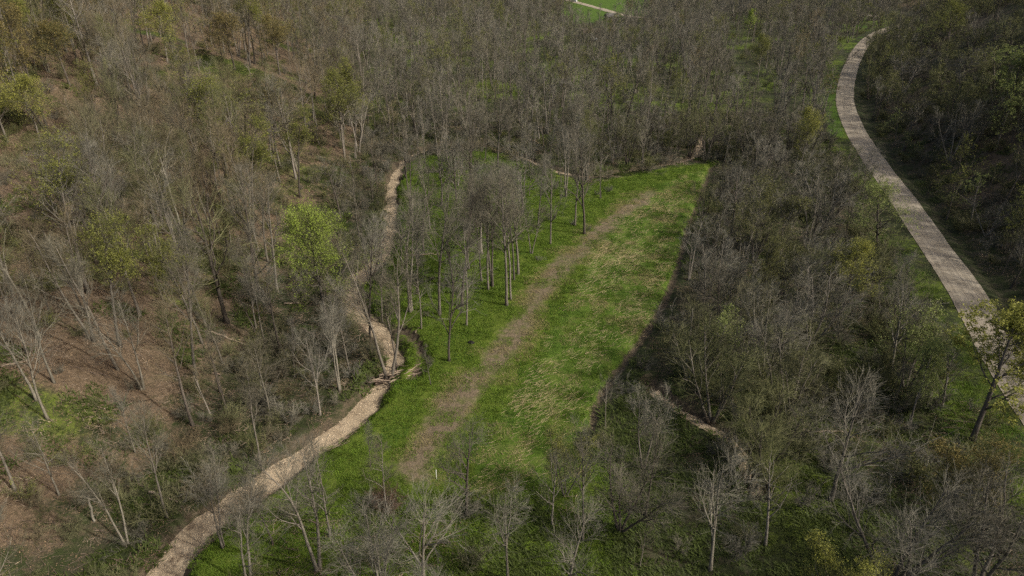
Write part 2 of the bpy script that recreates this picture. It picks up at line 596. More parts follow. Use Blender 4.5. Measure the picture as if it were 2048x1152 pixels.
STYLES = {
    # base height, trunk radius, clear bole, number of limbs, limb length (share of height), limb angle, up-bend, stems
    'forest': dict(H=18.0, r=0.19, t0=0.42, nl=15, ll=0.34, ang=(24, 50), up=0.10, stems=1, lean=0.03),
    'spread': dict(H=14.0, r=0.20, t0=0.28, nl=13, ll=0.50, ang=(30, 58), up=0.10, stems=1, lean=0.05),
    'vase': dict(H=10.0, r=0.10, t0=0.25, nl=8, ll=0.36, ang=(18, 44), up=0.08, stems=4, lean=0.34),
    'slim': dict(H=15.0, r=0.11, t0=0.38, nl=14, ll=0.22, ang=(28, 55), up=0.08, stems=1, lean=0.03),
    'round': dict(H=10.5, r=0.14, t0=0.36, nl=24, ll=0.42, ang=(30, 68), up=0.12, stems=1, lean=0.02),
    'fork': dict(H=16.0, r=0.15, t0=0.40, nl=10, ll=0.30, ang=(25, 50), up=0.10, stems=2, lean=0.13),
}


def gen_tree(style, seed, lod=0, leaves=0, leaf_size=0.12, droop=0.0):
    S = STYLES[style]
    rng = np.random.default_rng(seed)
    H, st = S['H'], S['stems']
    az = rng.random() * 6.28 + np.arange(st) * 6.283 / st + rng.normal(0, 0.3, st)
    lean = S['lean'] * (1 if st > 1 else rng.random()) * rng.uniform(0.6, 1.3, st)
    D = np.stack([np.cos(az) * lean, np.sin(az) * lean, np.ones(st)], -1)
    P0 = np.stack([np.cos(az), np.sin(az), np.zeros(st)], -1) * (0.12 if st > 1 else 0.0)
    P0[:, 2] = -0.5
    Ls = H * (rng.uniform(0.82, 1.05, st) if st > 1 else np.ones(1))
    m = 13 if lod == 0 else 7
    tr = grow(P0, D, Ls, m, 0.035 if st == 1 else 0.05, 0.02, rng)
    u = np.linspace(0, 1, m)
    rad = S['r'] * (1 - u) ** 0.8 * np.ones((st, 1)) + 0.02
    rad[:, 0] *= 1.55
    if m > 10:
        rad[:, 1] *= 1.1
    wood = [(*tube(tr, rad, 7 if lod == 0 else 4), 0)]
    # limbs
    nl = S['nl'] if lod == 0 else int(S['nl'] * 0.75)
    p, d, r, t = sprout(tr, rad, nl, S['t0'], 0.985, S['ang'], rng)
    q = (t - S['t0']) / (1 - S['t0'])
    L1 = H * S['ll'] * (1 - 0.72 * q) * rng.uniform(0.65, 1.25, len(p))
    # a few dead stubs low on the bole
    m1 = 7 if lod == 0 else 4
    wild = style in ('spread', 'round', 'vase')
    b1 = grow(p, d, L1, m1, 0.15 if wild else 0.11, S['up'] * (0.6 if wild else 0.9), rng)
    r1 = np.minimum(r * 0.6, 0.020 * L1 + 0.014)
    R1 = r1[:, None] * np.linspace(1, 0.25, m1)[None]
    wood.append((*tube(b1, R1, 5 if lod == 0 else 3, lod == 0), 0))
    n2 = 8 if lod == 0 else 6
    p, d, r, t = sprout(b1, R1, n2, 0.15, 1.0, (26, 56) if wild else (22, 48), rng)
    L2 = np.repeat(L1, n2) * (0.52 - 0.28 * t) * rng.uniform(0.6, 1.3, len(p)) + 0.25
    m2 = 4 if lod == 0 else 3
    b2 = grow(p, d, L2, m2, 0.11, (0.03 if wild else 0.05) - droop, rng)
    R2 = np.clip(r * 0.66, 0.016, 0.055)[:, None] * np.linspace(1, 0.35, m2)[None] * (1 if lod == 0 else 1.5)
    twig = [(*tube(b2, R2, 3, False), 0)]
    # leader twigs on the trunk top
    n3 = 4 if lod == 0 else 4
    p, d, r, t = sprout(b2, R2, n3, 0.12, 1.0, (20, 50) if wild else (16, 44), rng)
    L3 = np.repeat(L2, n3) * (0.72 - 0.2 * t) * rng.uniform(0.6, 1.5, len(p)) + 0.3
    m3 = 3 if lod == 0 else 2
    b3 = grow(p, d, L3, m3, 0.10, 0.05 - droop, rng)
    if lod == 0:
        R3 = np.full(len(p), 0.0115)[:, None] * np.linspace(1, 0.5, m3)[None]
        twig.append((*tube(b3, R3, 3, False), 0))
    else:
        twig.append((*spikes(b3[:, 0], b3[:, 1] - b3[:, 0], L3, np.full(len(p), 0.022), rng), 0))
    n4 = 3 if lod == 0 else 1
    R3 = np.full((len(p), m3), 0.012)
    p4, d4, r4, t4 = sprout(b3, R3, n4, 0.15, 1.0, (18, 48) if wild else (14, 42), rng)
    L4 = rng.uniform(0.35, 1.05, len(p4)) * (H / 16) ** 0.5
    twig.append((*spikes(p4, d4 + np.array([0, 0, 0.15 - droop]), L4, np.full(len(p4), 0.0078 if lod == 0 else 0.018), rng), 0))
    # a few small epicormic shoots and dead stubs on the bole
    if lod == 0:
        ps, ds, rs, ts = sprout(tr, rad, 10, 0.08, S['t0'] + 0.05, (45, 85), rng)
        twig.append((*spikes(ps, ds, rng.uniform(0.3, 1.6, len(ps)), np.full(len(ps), 0.022), rng), 0))
    tw_ = join(twig)
    res = {'wood': join(wood), 'twig': tw_, 'H': float(np.percentile(tw_[0][:, 2], 99.7))}
    if leaves:
        tip = p4 + unit(d4) * (L4 * rng.uniform(0.2, 1.0, len(L4)))[:, None]
        clump = vnoise(tip[:, 0] + tip[:, 2] * 0.7, tip[:, 1] - tip[:, 2] * 0.6, 1.6, seed)
        w = np.clip(0.5 + (0.5 if style == 'round' else 1.2) * clump, 0.08, 1)
        k = rng.choice(len(tip), size=leaves, p=w / w.sum())
        c = tip[k] + rng.normal(0, 0.13, (leaves, 3))
        a = unit(rng.normal(0, 1, (leaves, 3)) + np.array([0, 0, 0.2]))
        b = unit(np.cross(a, rng.normal(0, 1, (leaves, 3))))
        s = leaf_size * rng.uniform(0.5, 1.3, leaves)[:, None]
        V = np.stack([c - a * s, c + b * s * 0.5, c + a * s, c - b * s * 0.5], 1).reshape(-1, 3)
        i = np.arange(leaves)[:, None] * 4
        T = np.concatenate([i + np.array([0, 1, 2]), i + np.array([0, 2, 3])])
        res['leaf'] = (V, T, np.zeros(len(T), int))
    return res


def gen_shrub(seed, H=2.6, n=16, leaves=0):
    rng = np.random.default_rng(seed)
    az = rng.random(n) * 6.283
    ln = rng.uniform(0.15, 0.9, n)
    D = np.stack([np.cos(az) * ln, np.sin(az) * ln, np.ones(n)], -1)
    P = np.stack([np.cos(az), np.sin(az), np.zeros(n)], -1) * rng.uniform(0.05, 0.35, (n, 1))
    P[:, 2] = -0.15
    L = H * rng.uniform(0.55, 1.1, n)
    b = grow(P, D, L, 5, 0.12, -0.02, rng)
    Rr = 0.022 * np.linspace(1, 0.4, 5)[None] * np.ones((n, 1))
    parts = [(*tube(b, Rr, 3, False), 0)]
    p, d, r, t = sprout(b, Rr, 9, 0.2, 1.0, (20, 65), rng)
    L2 = np.repeat(L, 9) * rng.uniform(0.15, 0.4, len(p))
    b2 = grow(p, d, L2, 3, 0.15, 0.03, rng)
    R2 = np.full((len(p), 3), 0.012)
    parts.append((*tube(b2, R2, 3, False), 0))
    p4, d4, r4, t4 = sprout(b2, R2, 6, 0.1, 1.0, (20, 65), rng)
    L4 = rng.uniform(0.2, 0.55, len(p4))
    parts.append((*spikes(p4, d4, L4, np.full(len(p4), 0.011), rng), 0))
    V, T, mi = join(parts)
    res = {'twig': (V, T, mi), 'H': H}
    if leaves:
        k = rng.integers(0, len(p4), leaves)
        c = p4[k] + unit(d4[k]) * (L4[k] * rng.random(leaves))[:, None] + rng.normal(0, 0.06, (leaves, 3))
        a = unit(rng.normal(0, 1, (leaves, 3)) + np.array([0, 0, 0.3]))
        bb = unit(np.cross(a, rng.normal(0, 1, (leaves, 3))))
        s = 0.06 * rng.uniform(0.5, 1.3, leaves)[:, None]
        V = np.stack([c - a * s, c + bb * s * 0.55, c + a * s, c - bb * s * 0.55], 1).reshape(-1, 3)
        i = np.arange(leaves)[:, None] * 4
        res['leaf'] = (V, np.concatenate([i + np.array([0, 1, 2]), i + np.array([0, 2, 3])]), np.zeros(leaves * 2, int))
    return res


# ------------------------------------------------------------------ the ground
def axis(lo, a, b, hi, fine, g):
    v = list(np.arange(a, b + 1e-6, fine))
    s, x = fine, v[-1]
    while x < hi:
        s = min(s * g, 40)
        x += s
        v.append(x)
    s, x = fine, v[0]
    pre = []
    while x > lo:
        s = min(s * g, 40)
        x -= s
        pre.append(x)
    return np.array(pre[::-1] + v)


def in_poly(x, y, P):
    c = np.zeros(np.shape(x), bool)
    n = len(P)
    for i in range(n):
        (x1, y1), (x2, y2) = P[i], P[(i + 1) % n]
        c ^= ((y1 > y) != (y2 > y)) & (x < (x2 - x1) * (y - y1) / (y2 - y1 + 1e-12) + x1)
    return c


PLOT = np.array([at(*p) for p in [(1310, 372), (1410, 338), (1428, 345), (1372, 480), (1330, 590), (1262, 698), (1205, 775), (1180, 860), (1150, 960), (930, 985), (960, 900), (1020, 800), (1080, 700), (1140, 600), (1190, 500), (1240, 425)]])
MEADOW = np.array([at(*p) for p in [(1225, 362), (1310, 340), (1400, 322), (1432, 335), (1372, 480), (1330, 590), (1262, 698), (1205, 775), (1180, 870), (1150, 990), (700, 1000), (640, 960), (760, 830), (860, 760), (960, 690), (1020, 612), (1080, 545), (1110, 490), (1175, 465), (1200, 420)]])
FLOOR_GREEN = np.array([at(*p) for p in [(300, 1220), (420, 1080), (620, 930), (700, 870), (780, 780), (800, 720), (745, 640), (730, 560), (780, 510), (790, 380), (830, 315), (960, 300), (1060, 330), (1180, 365), (1320, 340), (1430, 325), (1375, 480), (1335, 590), (1265, 700), (1205, 780), (1180, 880), (1260, 960), (1220, 1220)]])
LAWN = np.array([at(*p) for p in [(1150, -12), (1300, -12), (1310, 30), (1230, 34), (1200, 45), (1150, 48), (1120, 20)]])
LAWN2 = np.array([at(*p) for p in [(1700, 40), (1745, 52), (1700, 90), (1668, 150), (1650, 200), (1655, 270), (1690, 275), (1672, 215), (1672, 165), (1690, 110), (1730, 70)]])


def soft_poly(x, y, P, w):
    d, _, _ = dist_poly(x, y, np.vstack([P, P[:1]]))
    return smooth(-w, w, np.where(in_poly(x, y, P), d, -d))


def build_ground():
    gx = axis(-900, -62, 92, 900, 0.65, 1.07)
    gy = axis(-160, 30, 205, 1500, 0.65, 1.035)
    X, Y = np.meshgrid(gx, gy)
    Z = height(X, Y)
    ny, nx = X.shape
    V = np.stack([X, Y, Z], -1).reshape(-1, 3)
    x, y = V[:, 0], V[:, 1]
    t_left = foot_x(y) - x
    xr = np.interp(y, _ry, _rx)
    n1 = fbm(x, y, 14, 90, 3)
    n2 = fbm(x, y, 30, 95, 3)
    litter = smooth(-4, 10, t_left + 6 * n1) * np.clip(0.95 + 0.5 * n2, 0, 1)
    grn_hill = smooth(0.12, 0.55, n1 + 0.35 * vnoise(x, y, 6, 31)) * 0.8
    litter = np.where(t_left > 0, litter - grn_hill * 0.7, litter)
    right = smooth(4, 12, x - xr)
    litter = np.maximum(litter, right * np.clip(0.55 + 0.6 * n1, 0, 1))
    grass = soft_poly(x, y, FLOOR_GREEN, 3.0)
    far_floor = smooth(140, 180, y) * (t_left < 0) * (x < xr - 6) * np.clip(0.42 + 0.55 * n1, 0, 0.9)
    midr = (x > 22) * (x < xr - 6) * np.clip(0.22 + 0.7 * n1, 0, 0.8)
    grass = np.maximum.reduce([grass, far_floor, midr, grn_hill * smooth(2, 10, t_left) * 0.62])
    verge = ((x > xr - 11) & (x < xr - 2) & (y < 330)) * 0.75
    grass = np.maximum(grass, verge * np.clip(0.8 + n1, 0, 1))
    plot = soft_poly(x, y, PLOT, 1.5)
    dt, _, _ = dist_poly(x, y, TRACK)
    dirt = (1 - smooth(0.6, 3.0, dt + 1.8 * fbm(x, y, 5, 70, 2))) * np.clip(0.70 + 0.30 * fbm(x, y, 6, 72, 3), 0.45, 0.85)
    ds, ss, w = dist_poly(x, y, STREAM, STREAM_W)
    db, _, _ = dist_poly(x, y, BROOK)
    dd, _, _ = dist_poly(x, y, DITCH)
    dk, _, _ = dist_poly(x, y, BANK)
    soil = np.maximum.reduce([(1 - smooth(0.5, 1.5, np.abs(ds - w - 0.4))) * 0.62, (1 - smooth(0.9, 2.0, db)) * 0.75, (1 - smooth(0.4, 1.1, dd)), (1 - smooth(0.2, 1.1, dk)) * 0.72])
    lawn = np.maximum(soft_poly(x, y, LAWN, 6), soft_poly(x, y, LAWN2, 2))
    A = np.stack([grass, dirt, np.clip(litter, 0, 1), np.ones_like(x)], -1)
    B = np.stack([plot, soil, lawn, np.ones_like(x)], -1)
    idx = np.arange(nx * ny).reshape(ny, nx)
    Q = np.stack([idx[:-1, :-1], idx[:-1, 1:], idx[1:, 1:], idx[1:, :-1]], -1).reshape(-1, 4)
    cx, cy = x[Q].mean(1), y[Q].mean(1)
    zone = np.zeros(len(Q), int)
    zone[foot_x(cy) - cx > 3] = 1
    zone[cx - np.interp(cy, _ry, _rx) > 7] = 2
    zone[in_poly(cx, cy, MEADOW)] = 3
    zone[in_poly(cx, cy, LAWN)] = 4
    for k, nm in enumerate(["ground", "hillside", "hillside", "meadow", "lawn"]):
        q = Q[zone == k]
        u, inv = np.unique(q, return_inverse=True)
        q = inv.reshape(-1, 4)
        T = np.concatenate([q[:, [0, 1, 2]], q[:, [0, 2, 3]]])
        me = tri_mesh(nm, V[u], T, [M['ground']])
        for an, arr in (("zone", A), ("zone_more", B)):
            at_ = me.color_attributes.new(an, 'FLOAT_COLOR', 'POINT')
            at_.data.foreach_set("color", np.ascontiguousarray(arr[u], np.float32).ravel())
        add(nm, me, kind="structure", label=["green and brown valley floor under the bare trees", "leaf-covered brown slope left of the gravel stream", "dark wooded slope right of the gravel road", "open green meadow strip with dry stalks", "bright green lawn beside the brown shed"][k])


build_ground()


def ribbon(name, P, half, z, material, label, n=9, crown=0.0, edge=0.25, follow=True):
    d = np.gradient(P, axis=0)
    d = d / np.linalg.norm(d, axis=1, keepdims=True)
    nr = np.stack([d[:, 1], -d[:, 0]], -1)
    s = np.concatenate([[0], np.cumsum(np.linalg.norm(np.diff(P, axis=0), axis=1))])
    u = np.linspace(-1, 1, n)
    half = np.broadcast_to(half, (len(P),))
    off = u[None] * half[:, None] + edge * np.abs(u)[None] ** 3 * 2 * np.stack([fbm(s, s * 0 + 3 * np.sign(k), 4, 50) for k in u], 1)
    XY = P[:, None] + nr[:, None] * off[..., None]
    if follow:
        zz = height(XY[..., 0].ravel(), XY[..., 1].ravel()).reshape(XY.shape[:2]) + z
    else:
        zz = np.full(XY.shape[:2], z) + 0.05 * fbm(XY[..., 0], XY[..., 1], 1.5, 33)
    zz = zz + crown * (1 - u[None] ** 2)
    V = np.concatenate([XY, zz[..., None]], -1).reshape(-1, 3)
    m = len(P)
    idx = np.arange(m * n).reshape(m, n)
    Q = np.stack([idx[:-1, :-1], idx[:-1, 1:], idx[1:, 1:], idx[1:, :-1]], -1).reshape(-1, 4)
    T = np.concatenate([Q[:, [0, 1, 2]], Q[:, [0, 2, 3]]])
    me = tri_mesh(name, V, T, [material])
    uv = me.uv_layers.new(name="UVMap")
    UV = np.stack([np.broadcast_to(u[None], (m, n)) * 3.3, np.broadcast_to(s[:, None], (m, n))], -1).reshape(-1, 2)
    uv.data.foreach_set("uv", np.ascontiguousarray(UV[T.ravel()], np.float32).ravel())
    return add(name, me, kind="structure", label=label)


STREAM_F = catmull(STREAM[::3], 0.8)
_sw = np.interp(np.linspace(0, 1, len(STREAM_F)), np.linspace(0, 1, len(STREAM_W)), STREAM_W)
ribbon("stream_bed", STREAM_F, _sw + 1.9, -0.98, M['bed'], "pale tan gravel bed of the winding stream", 15, follow=False)
ribbon("brook_bed", catmull(BROOK[::3], 0.8), 1.7, -0.98, M['bed'], "tan gravel bed of the small brook among brush", 9, follow=False)
ribbon("gravel_road", catmull(ROAD[::3], 1.0), 2.6, 0.06, M['road'], "pale gravel road curving along the wooded slope", 13, 0.1, 0.10)
for k, D_ in enumerate(DRIVES):
    ribbon("driveway", D_, [2.6, 2.2, 3.0][k], 0.10, M['road'], ["pale gravel driveway crossing the lawn", "narrow pale track among the far trees", "far pale gravel road along the top"][k], 5, 0.05, 0.3)

# ------------------------------------------------------------------ prototypes
PROTO = {}
_seed = 100
for st, cnt in (('forest', 4), ('spread', 4), ('vase', 3), ('slim', 3), ('fork', 3)):
    for k in range(cnt):
        _seed += 1
        g = gen_tree(st, _seed, 0)
        PROTO[(st, k)] = dict(H=g['H'], trunk=tri_mesh("trunk", *g['wood'][:2], [M['grey']]), crown=tri_mesh("crown", *g['twig'][:2], [M['twig']], shade=False))
for st, k, nleaf, size in (('round', 10, 19000, 0.06), ('round', 11, 8500, 0.08), ('spread', 10, 19000, 0.105), ('spread', 11, 7000, 0.10), ('forest', 10, 7000, 0.12), ('vase', 10, 6000, 0.10), ('spread', 12, 8000, 0.10), ('forest', 11, 6000, 0.10), ('fork', 10, 5500, 0.11)):
    _seed += 1
    g = gen_tree(st, _seed, 0, nleaf, size)
    PROTO[(st, k)] = dict(H=g['H'], trunk=tri_mesh("trunk", *g['wood'][:2], [M['grey']]), crown=tri_mesh("crown", *g['twig'][:2], [M['twig']], shade=False),
                          foliage=tri_mesh("foliage", *g['leaf'][:2], [M['leaf_olive']], shade=False))
N_OF = {'forest': 4, 'spread': 4, 'vase': 3, 'slim': 3, 'fork': 3}


def proto_collection(name, items):
    c = bpy.data.collections.new(name)
    for nm, me in items:
        o = bpy.data.objects.new(nm, me)
        c.objects.link(o)
    return c


def tilt(x, y, e=0.6):
    """euler angles that lay a patch on the slope (turn about the vertical first)"""
    gx_s = (height(x + e, y) - height(x - e, y)) / (2 * e)
    gy_s = (height(x, y + e) - height(x, y - e)) / (2 * e)
    a = RNG.random(len(x)) * 6.283
    return np.stack([np.arctan(np.clip(gy_s, -1, 1)), -np.arctan(np.clip(gx_s, -1, 1)), a * 0], -1)


def scatter(name, coll, pts, rot, scl, idx, label, cat):
    """one object of kind stuff that repeats a collection's members over points"""
    me = bpy.data.meshes.new(name)
    me.vertices.add(len(pts))
    me.vertices.foreach_set("co", np.ascontiguousarray(pts, np.float32).ravel())
    for an, tp, arr, key in (("rot", 'FLOAT_VECTOR', rot, "vector"), ("scl", 'FLOAT_VECTOR', scl, "vector"), ("idx", 'INT', idx, "value")):
        a = me.attributes.new(an, tp, 'POINT')
        a.data.foreach_set(key, np.ascontiguousarray(arr, np.int32 if tp == 'INT' else np.float32).ravel())
    o = add(name, me, label=label, cat=cat, kind="stuff")
    ng = bpy.data.node_groups.new(name, 'GeometryNodeTree')
    ng.interface.new_socket("Geometry", in_out='INPUT', socket_type='NodeSocketGeometry')
    ng.interface.new_socket("Geometry", in_out='OUTPUT', socket_type='NodeSocketGeometry')
    gi, go = ng.nodes.new('NodeGroupInput'), ng.nodes.new('NodeGroupOutput')
    ip = ng.nodes.new('GeometryNodeInstanceOnPoints')
    ci = ng.nodes.new('GeometryNodeCollectionInfo')
    ci.inputs[0].default_value = coll
    ci.inputs[1].default_value = True
    ci.inputs[2].default_value = True
    L = ng.links.new
    L(gi.outputs[0], ip.inputs['Points'])
    L(ci.outputs[0], ip.inputs['Instance'])
    ip.inputs['Pick Instance'].default_value = True
    for an, tp, sock in (("rot", 'FLOAT_VECTOR', 'Rotation'), ("scl", 'FLOAT_VECTOR', 'Scale'), ("idx", 'INT', 'Instance Index')):
        na = ng.nodes.new('GeometryNodeInputNamedAttribute')
        na.data_type = tp
        na.inputs[0].default_value = an
        out = [s for s in na.outputs if s.enabled][0]
        if sock == 'Rotation':
            e = ng.nodes.new('FunctionNodeEulerToRotation')
            L(out, e.inputs[0])
            out = e.outputs[0]
        L(out, ip.inputs[sock])
    L(ip.outputs[0], go.inputs[0])
    md = o.modifiers.new("scatter", 'NODES')
    md.node_group = ng
    return o


# far-wood prototypes, lighter and joined
FAR = []
_far_def = [('forest', 0, 'grey', 'twig', None), ('forest', 0, 'grey', 'twig', None), ('forest', 0, 'dark', 'twig_warm', None), ('forest', 0, 'pale', 'twig_warm', None),
            ('slim', 0, 'grey', 'twig', None), ('slim', 0, 'grey', 'twig_olive', None), ('spread', 0, 'dark', 'twig', None), ('spread', 0, 'grey', 'twig_warm', None),
            ('vase', 0, 'grey', 'twig', None), ('vase', 0, 'dark', 'twig_olive', None), ('fork', 0, 'grey', 'twig', None),
            ('forest', 900, 'grey', 'twig_olive', 'leaf_olive'), ('spread', 1100, 'dark', 'twig_olive', 'leaf_olive'), ('spread', 1300, 'dark', 'twig_olive', 'leaf_dim'),
            ('forest', 1300, 'dark', 'twig_olive', 'leaf_dim'), ('vase', 1100, 'dark', 'twig_olive', 'leaf_dim'), ('spread', 1500, 'grey', 'twig_olive', 'leaf_pale'), ('forest', 1200, 'grey', 'twig_warm', 'leaf_orange')]
_items = []
for k, (st, nl, bk, tw, lf) in enumerate(_far_def):
    g = gen_tree(st, 500 + k, 1, nl, 0.12)
    parts = [(g['wood'][0], g['wood'][1], 0), (g['twig'][0], g['twig'][1], 1)]
    ms = [M[bk], M[tw]]
    if lf:
        parts.append((g['leaf'][0], g['leaf'][1], 2))
        ms.append(M[lf])
    V, T, mi = join(parts)
    _items.append(("wood_tree_%02d" % k, tri_mesh("wood_tree", V, T, ms, mi, shade=False)))
    FAR.append((st, g['H'], lf))
FAR_COLL = proto_collection("woodland_trees", _items)
KIND = {'bare': [0, 1, 2, 3, 4, 6, 7, 10], 'valley': [0, 1, 4, 4, 5, 8, 10, 6], 'warm': [2, 3, 7, 0, 1, 11, 17], 'olive': [11, 12, 5], 'strip': [8, 9, 6, 4, 10, 8, 9], 'dark': [13, 14, 15, 9, 8, 6, 12], 'pale': [16]}

_sh = []
_sd = [('twig', None), ('twig_warm', None), ('twig_olive', None), ('twig_olive', 'leaf_dim'), ('twig_olive', 'leaf_olive'), ('twig', None)]
for k, (tw, lf) in enumerate(_sd):
    g = gen_shrub(800 + k, 2.6, 14, 900 if lf else 0)
    parts, ms = [(g['twig'][0], g['twig'][1], 0)], [M[tw]]
    if lf:
        parts.append((g['leaf'][0], g['leaf'][1], 1))
        ms.append(M[lf])
    V, T, mi = join(parts)
    _sh.append(("brush_%02d" % k, tri_mesh("brush", V, T, ms, mi, shade=False)))
BRUSH_COLL = proto_collection("brush_clumps", _sh)

# ------------------------------------------------------------------ trees that stand out in the photograph
HAND = []   # x, y, z, H, proto, bark, twig, leaf, width, rot, label


def hand(bx, by, ty, st, k, label, bark='grey', tw='twig', leaf=None, wide=1.0, z=None):
    p = on_ground(bx, by)
    d = ray(bx, ty)
    tt = p[1] / d[1]
    H = CAM_H + d[2] * tt - p[2]
    H = max(3.0, min(26.0, H))
    HAND.append(dict(p=p, H=H, st=st, k=k, bark=bark, tw=tw, leaf=leaf, wide=wide, label=label, px=(bx, by)))


G_ = "the walnut-like copse beside the meadow"
hand(898, 722, 505, 'spread', 0, "grey bare tree with a fork, standing alone in bright grass by black lump", 'dark', wide=0.75)
hand(1013, 611, 320, 'forest', 0, "tall straight bare tree at the copse edge beside the brown track", 'grey', wide=0.9)
hand(1022, 599, 350, 'slim', 0, "thin bare tree close behind the tall straight one by the brown track", 'grey')
hand(976, 579, 330, 'slim', 1, "slim bare tree standing left of the close pair in copse", 'grey')
hand(984, 573, 345, 'fork', 0, "bare tree with forked stem in middle of the copse", 'dark')
hand(1028, 560, 330, 'slim', 2, "slim bare tree in rear of the cluster beside brown track", 'grey')
hand(1036, 549, 320, 'forest', 1, "rearmost bare tree of the tight cluster beside brown track", 'grey')
hand(964, 562, 340, 'slim', 0, "very thin bare tree deep in the copse grass", 'grey')
hand(924, 613, 350, 'forest', 2, "bare tree with slanting trunk above the forked lone tree", 'dark')
hand(879, 630, 360, 'forest', 3, "tall bare tree in copse, straight above the forked lone tree's left side", 'grey')
hand(822, 623, 365, 'fork', 1, "pale twin-stemmed bare tree on left side of the copse", 'pale')
hand(842, 658, 480, 'slim', 1, "short slim bare tree near the dark curved ditch", 'grey')
hand(1101, 488, 300, 'spread', 1, "spreading bare tree on grass left of the brown track's upper end", 'grey', wide=0.7)
hand(1150, 451, 255, 'spread', 2, "grey bare tree with side limb above the brown track's top", 'grey', wide=0.65)
hand(1169, 468, 240, 'spread', 3, "tall spreading bare tree standing at the brown track's upper end", 'dark', wide=0.8)
hand(742, 699, 420, 'forest', 0, "tall bare tree rising from the stream's inner bank", 'dark', wide=0.85)
hand(780, 765, 480, 'fork', 2, "bare tree with splayed stems right beside the log jam", 'grey', wide=1.05)
hand(795, 741, 540, 'slim', 2, "thin bare tree just behind the log jam", 'dark')
hand(833, 588, 400, 'slim', 0, "thin bare tree above the pale twin-stemmed one in copse", 'grey')
hand(862, 769, 690, 'slim', 1, "tiny bare sapling in bright grass below the dark ditch", 'grey')
hand(1077, 452, 300, 'forest', 1, "bare tree at the copse edge above the spreading one", 'grey')
hand(680, 780, 560, 'fork', 0, "leaning bare tree on the bank left of the log jam", 'pale', wide=0.9)
hand(700, 745, 585, 'slim', 2, "slim bare tree between the stream bend and the log jam", 'grey')
# left slope
hand(656, 655, 405, 'round', 10, "bright green leafy round tree beside the stream bend", 'grey', 'twig_olive', 'leaf_bright', 0.88)
hand(555, 585, 330, 'forest', 1, "tall bare tree left of the bright green tree", 'pale')
hand(515, 560, 330, 'forest', 2, "dark tall bare tree two trunks left of bright green tree", 'dark')
hand(355, 505, 250, 'forest', 3, "tall upright bare tree in the middle of brown slope", 'grey')
hand(228, 585, 280, 'forest', 0, "tall dark leaning bare tree with long shadow on the brown slope", 'dark')
hand(166, 545, 350, 'forest', 2, "pale leaning bare tree above the long-shadowed dark one", 'pale')
hand(136, 505, 300, 'slim', 0, "thin pale bare tree above the pale leaning tree on slope", 'pale')
hand(270, 540, 300, 'forest', 1, "bare tree close right of the long-shadowed dark tree", 'grey')
hand(72, 800, 540, 'forest', 1, "pale leaning bare tree low on the left frame edge slope", 'pale', wide=0.9)
hand(108, 765, 540, 'forest', 3, "pale bare tree with forked top beside the left edge leaning one", 'pale', wide=0.9)
hand(55, 708, 500, 'forest', 0, "dark slim bare tree behind the two pale ones at left edge", 'dark')
hand(285, 778, 590, 'fork', 1, "forked pale bare tree in middle of lower brown slope", 'pale')
hand(392, 750, 480, 'forest', 2, "straight bare tree with green weeds at its foot on slope", 'grey')
hand(440, 785, 640, 'spread', 1, "small dark bare tree on lower slope above the stream", 'dark', wide=0.8)
hand(95, 838, 610, 'forest', 3, "thick pale bare tree leaning outwards at lower left", 'pale')
hand(30, 980, 760, 'forest', 0, "bare tree near lower left corner slope edge", 'grey')
hand(118, 990, 830, 'spread', 0, "pale bare tree with crooked trunk above the lower left brush", 'pale', wide=0.7)
hand(335, 1035, 800, 'forest', 1, "bare tree on the brown slope left of the wide gravel bed", 'grey', wide=0.8)
hand(255, 1090, 880, 'fork', 2, "pale slender forked bare tree near bottom of brown slope", 'pale', wide=0.8)
hand(270, 905, 760, 'forest', 2, "bare pale tree beside a dark green patch on slope", 'pale', wide=0.8)
hand(520, 930, 740, 'slim', 0, "slender bare tree on green bank above the gravel bed", 'grey')
hand(560, 700, 520, 'forest', 0, "bare tree just below the bright green tree on the slope", 'dark')
hand(530, 690, 500, 'slim', 1, "slim pale tree below left of the bright green tree", 'pale')
hand(640, 830, 660, 'spread', 2, "grey bushy bare tree on stream bank left of gravel bed", 'grey', wide=0.8)
hand(15, 285, 135, 'round', 11, "yellow-green leafing tree at the left edge of the slope", 'grey', 'twig_olive', 'leaf_yellow', 1.15)
hand(80, 280, 148, 'round', 11, "rounded yellow-green tree second from left edge on slope", 'grey', 'twig_olive', 'leaf_yellow', 1.15)
hand(335, 125, 0, 'round', 11, "yellow-green tree high on the slope near top left", 'grey', 'twig_olive', 'leaf_yellow', 1.0)
hand(560, 150, 30, 'round', 11, "orange-brown budding tree high on the slope", 'dark', 'twig_warm', 'leaf_orange', 1.2)
hand(470, 140, 22, 'round', 11, "broad olive-orange budding tree left of the orange-brown one", 'dark', 'twig_warm', 'leaf_orange', 1.2)
hand(140, 170, 40, 'round', 11, "broad dull orange-green budding tree near upper left", 'dark', 'twig_olive', 'leaf_orange', 1.2)
hand(690, 320, 140, 'round', 11, "olive green rounded tree at foot of slope above the stream", 'grey', 'twig_olive', 'leaf_olive', 0.85)
hand(600, 395, 220, 'forest', 11, "olive budding tree above the bright green tree", 'dark', 'twig_olive', 'leaf_olive', 1.0)
hand(560, 365, 200, 'spread', 1, "dense grey twiggy tree above the bright green tree", 'pale', 'twig_pale', wide=0.7)
hand(230, 420, 200, 'forest', 0, "tall pale forked bare tree in upper middle of slope", 'pale')
hand(300, 400, 200, 'forest', 3, "dark thick bare tree in upper middle of slope", 'dark')
hand(410, 395, 200, 'forest', 2, "bare tree with long horizontal limb on upper slope", 'dark')
hand(690, 230, 60, 'forest', 1, "bare tree at top of slope's right end with dark trunk", 'dark')
hand(830, 235, 120, 'forest', 3, "pale bare tree with white upper trunk in far valley wood", 'pale')
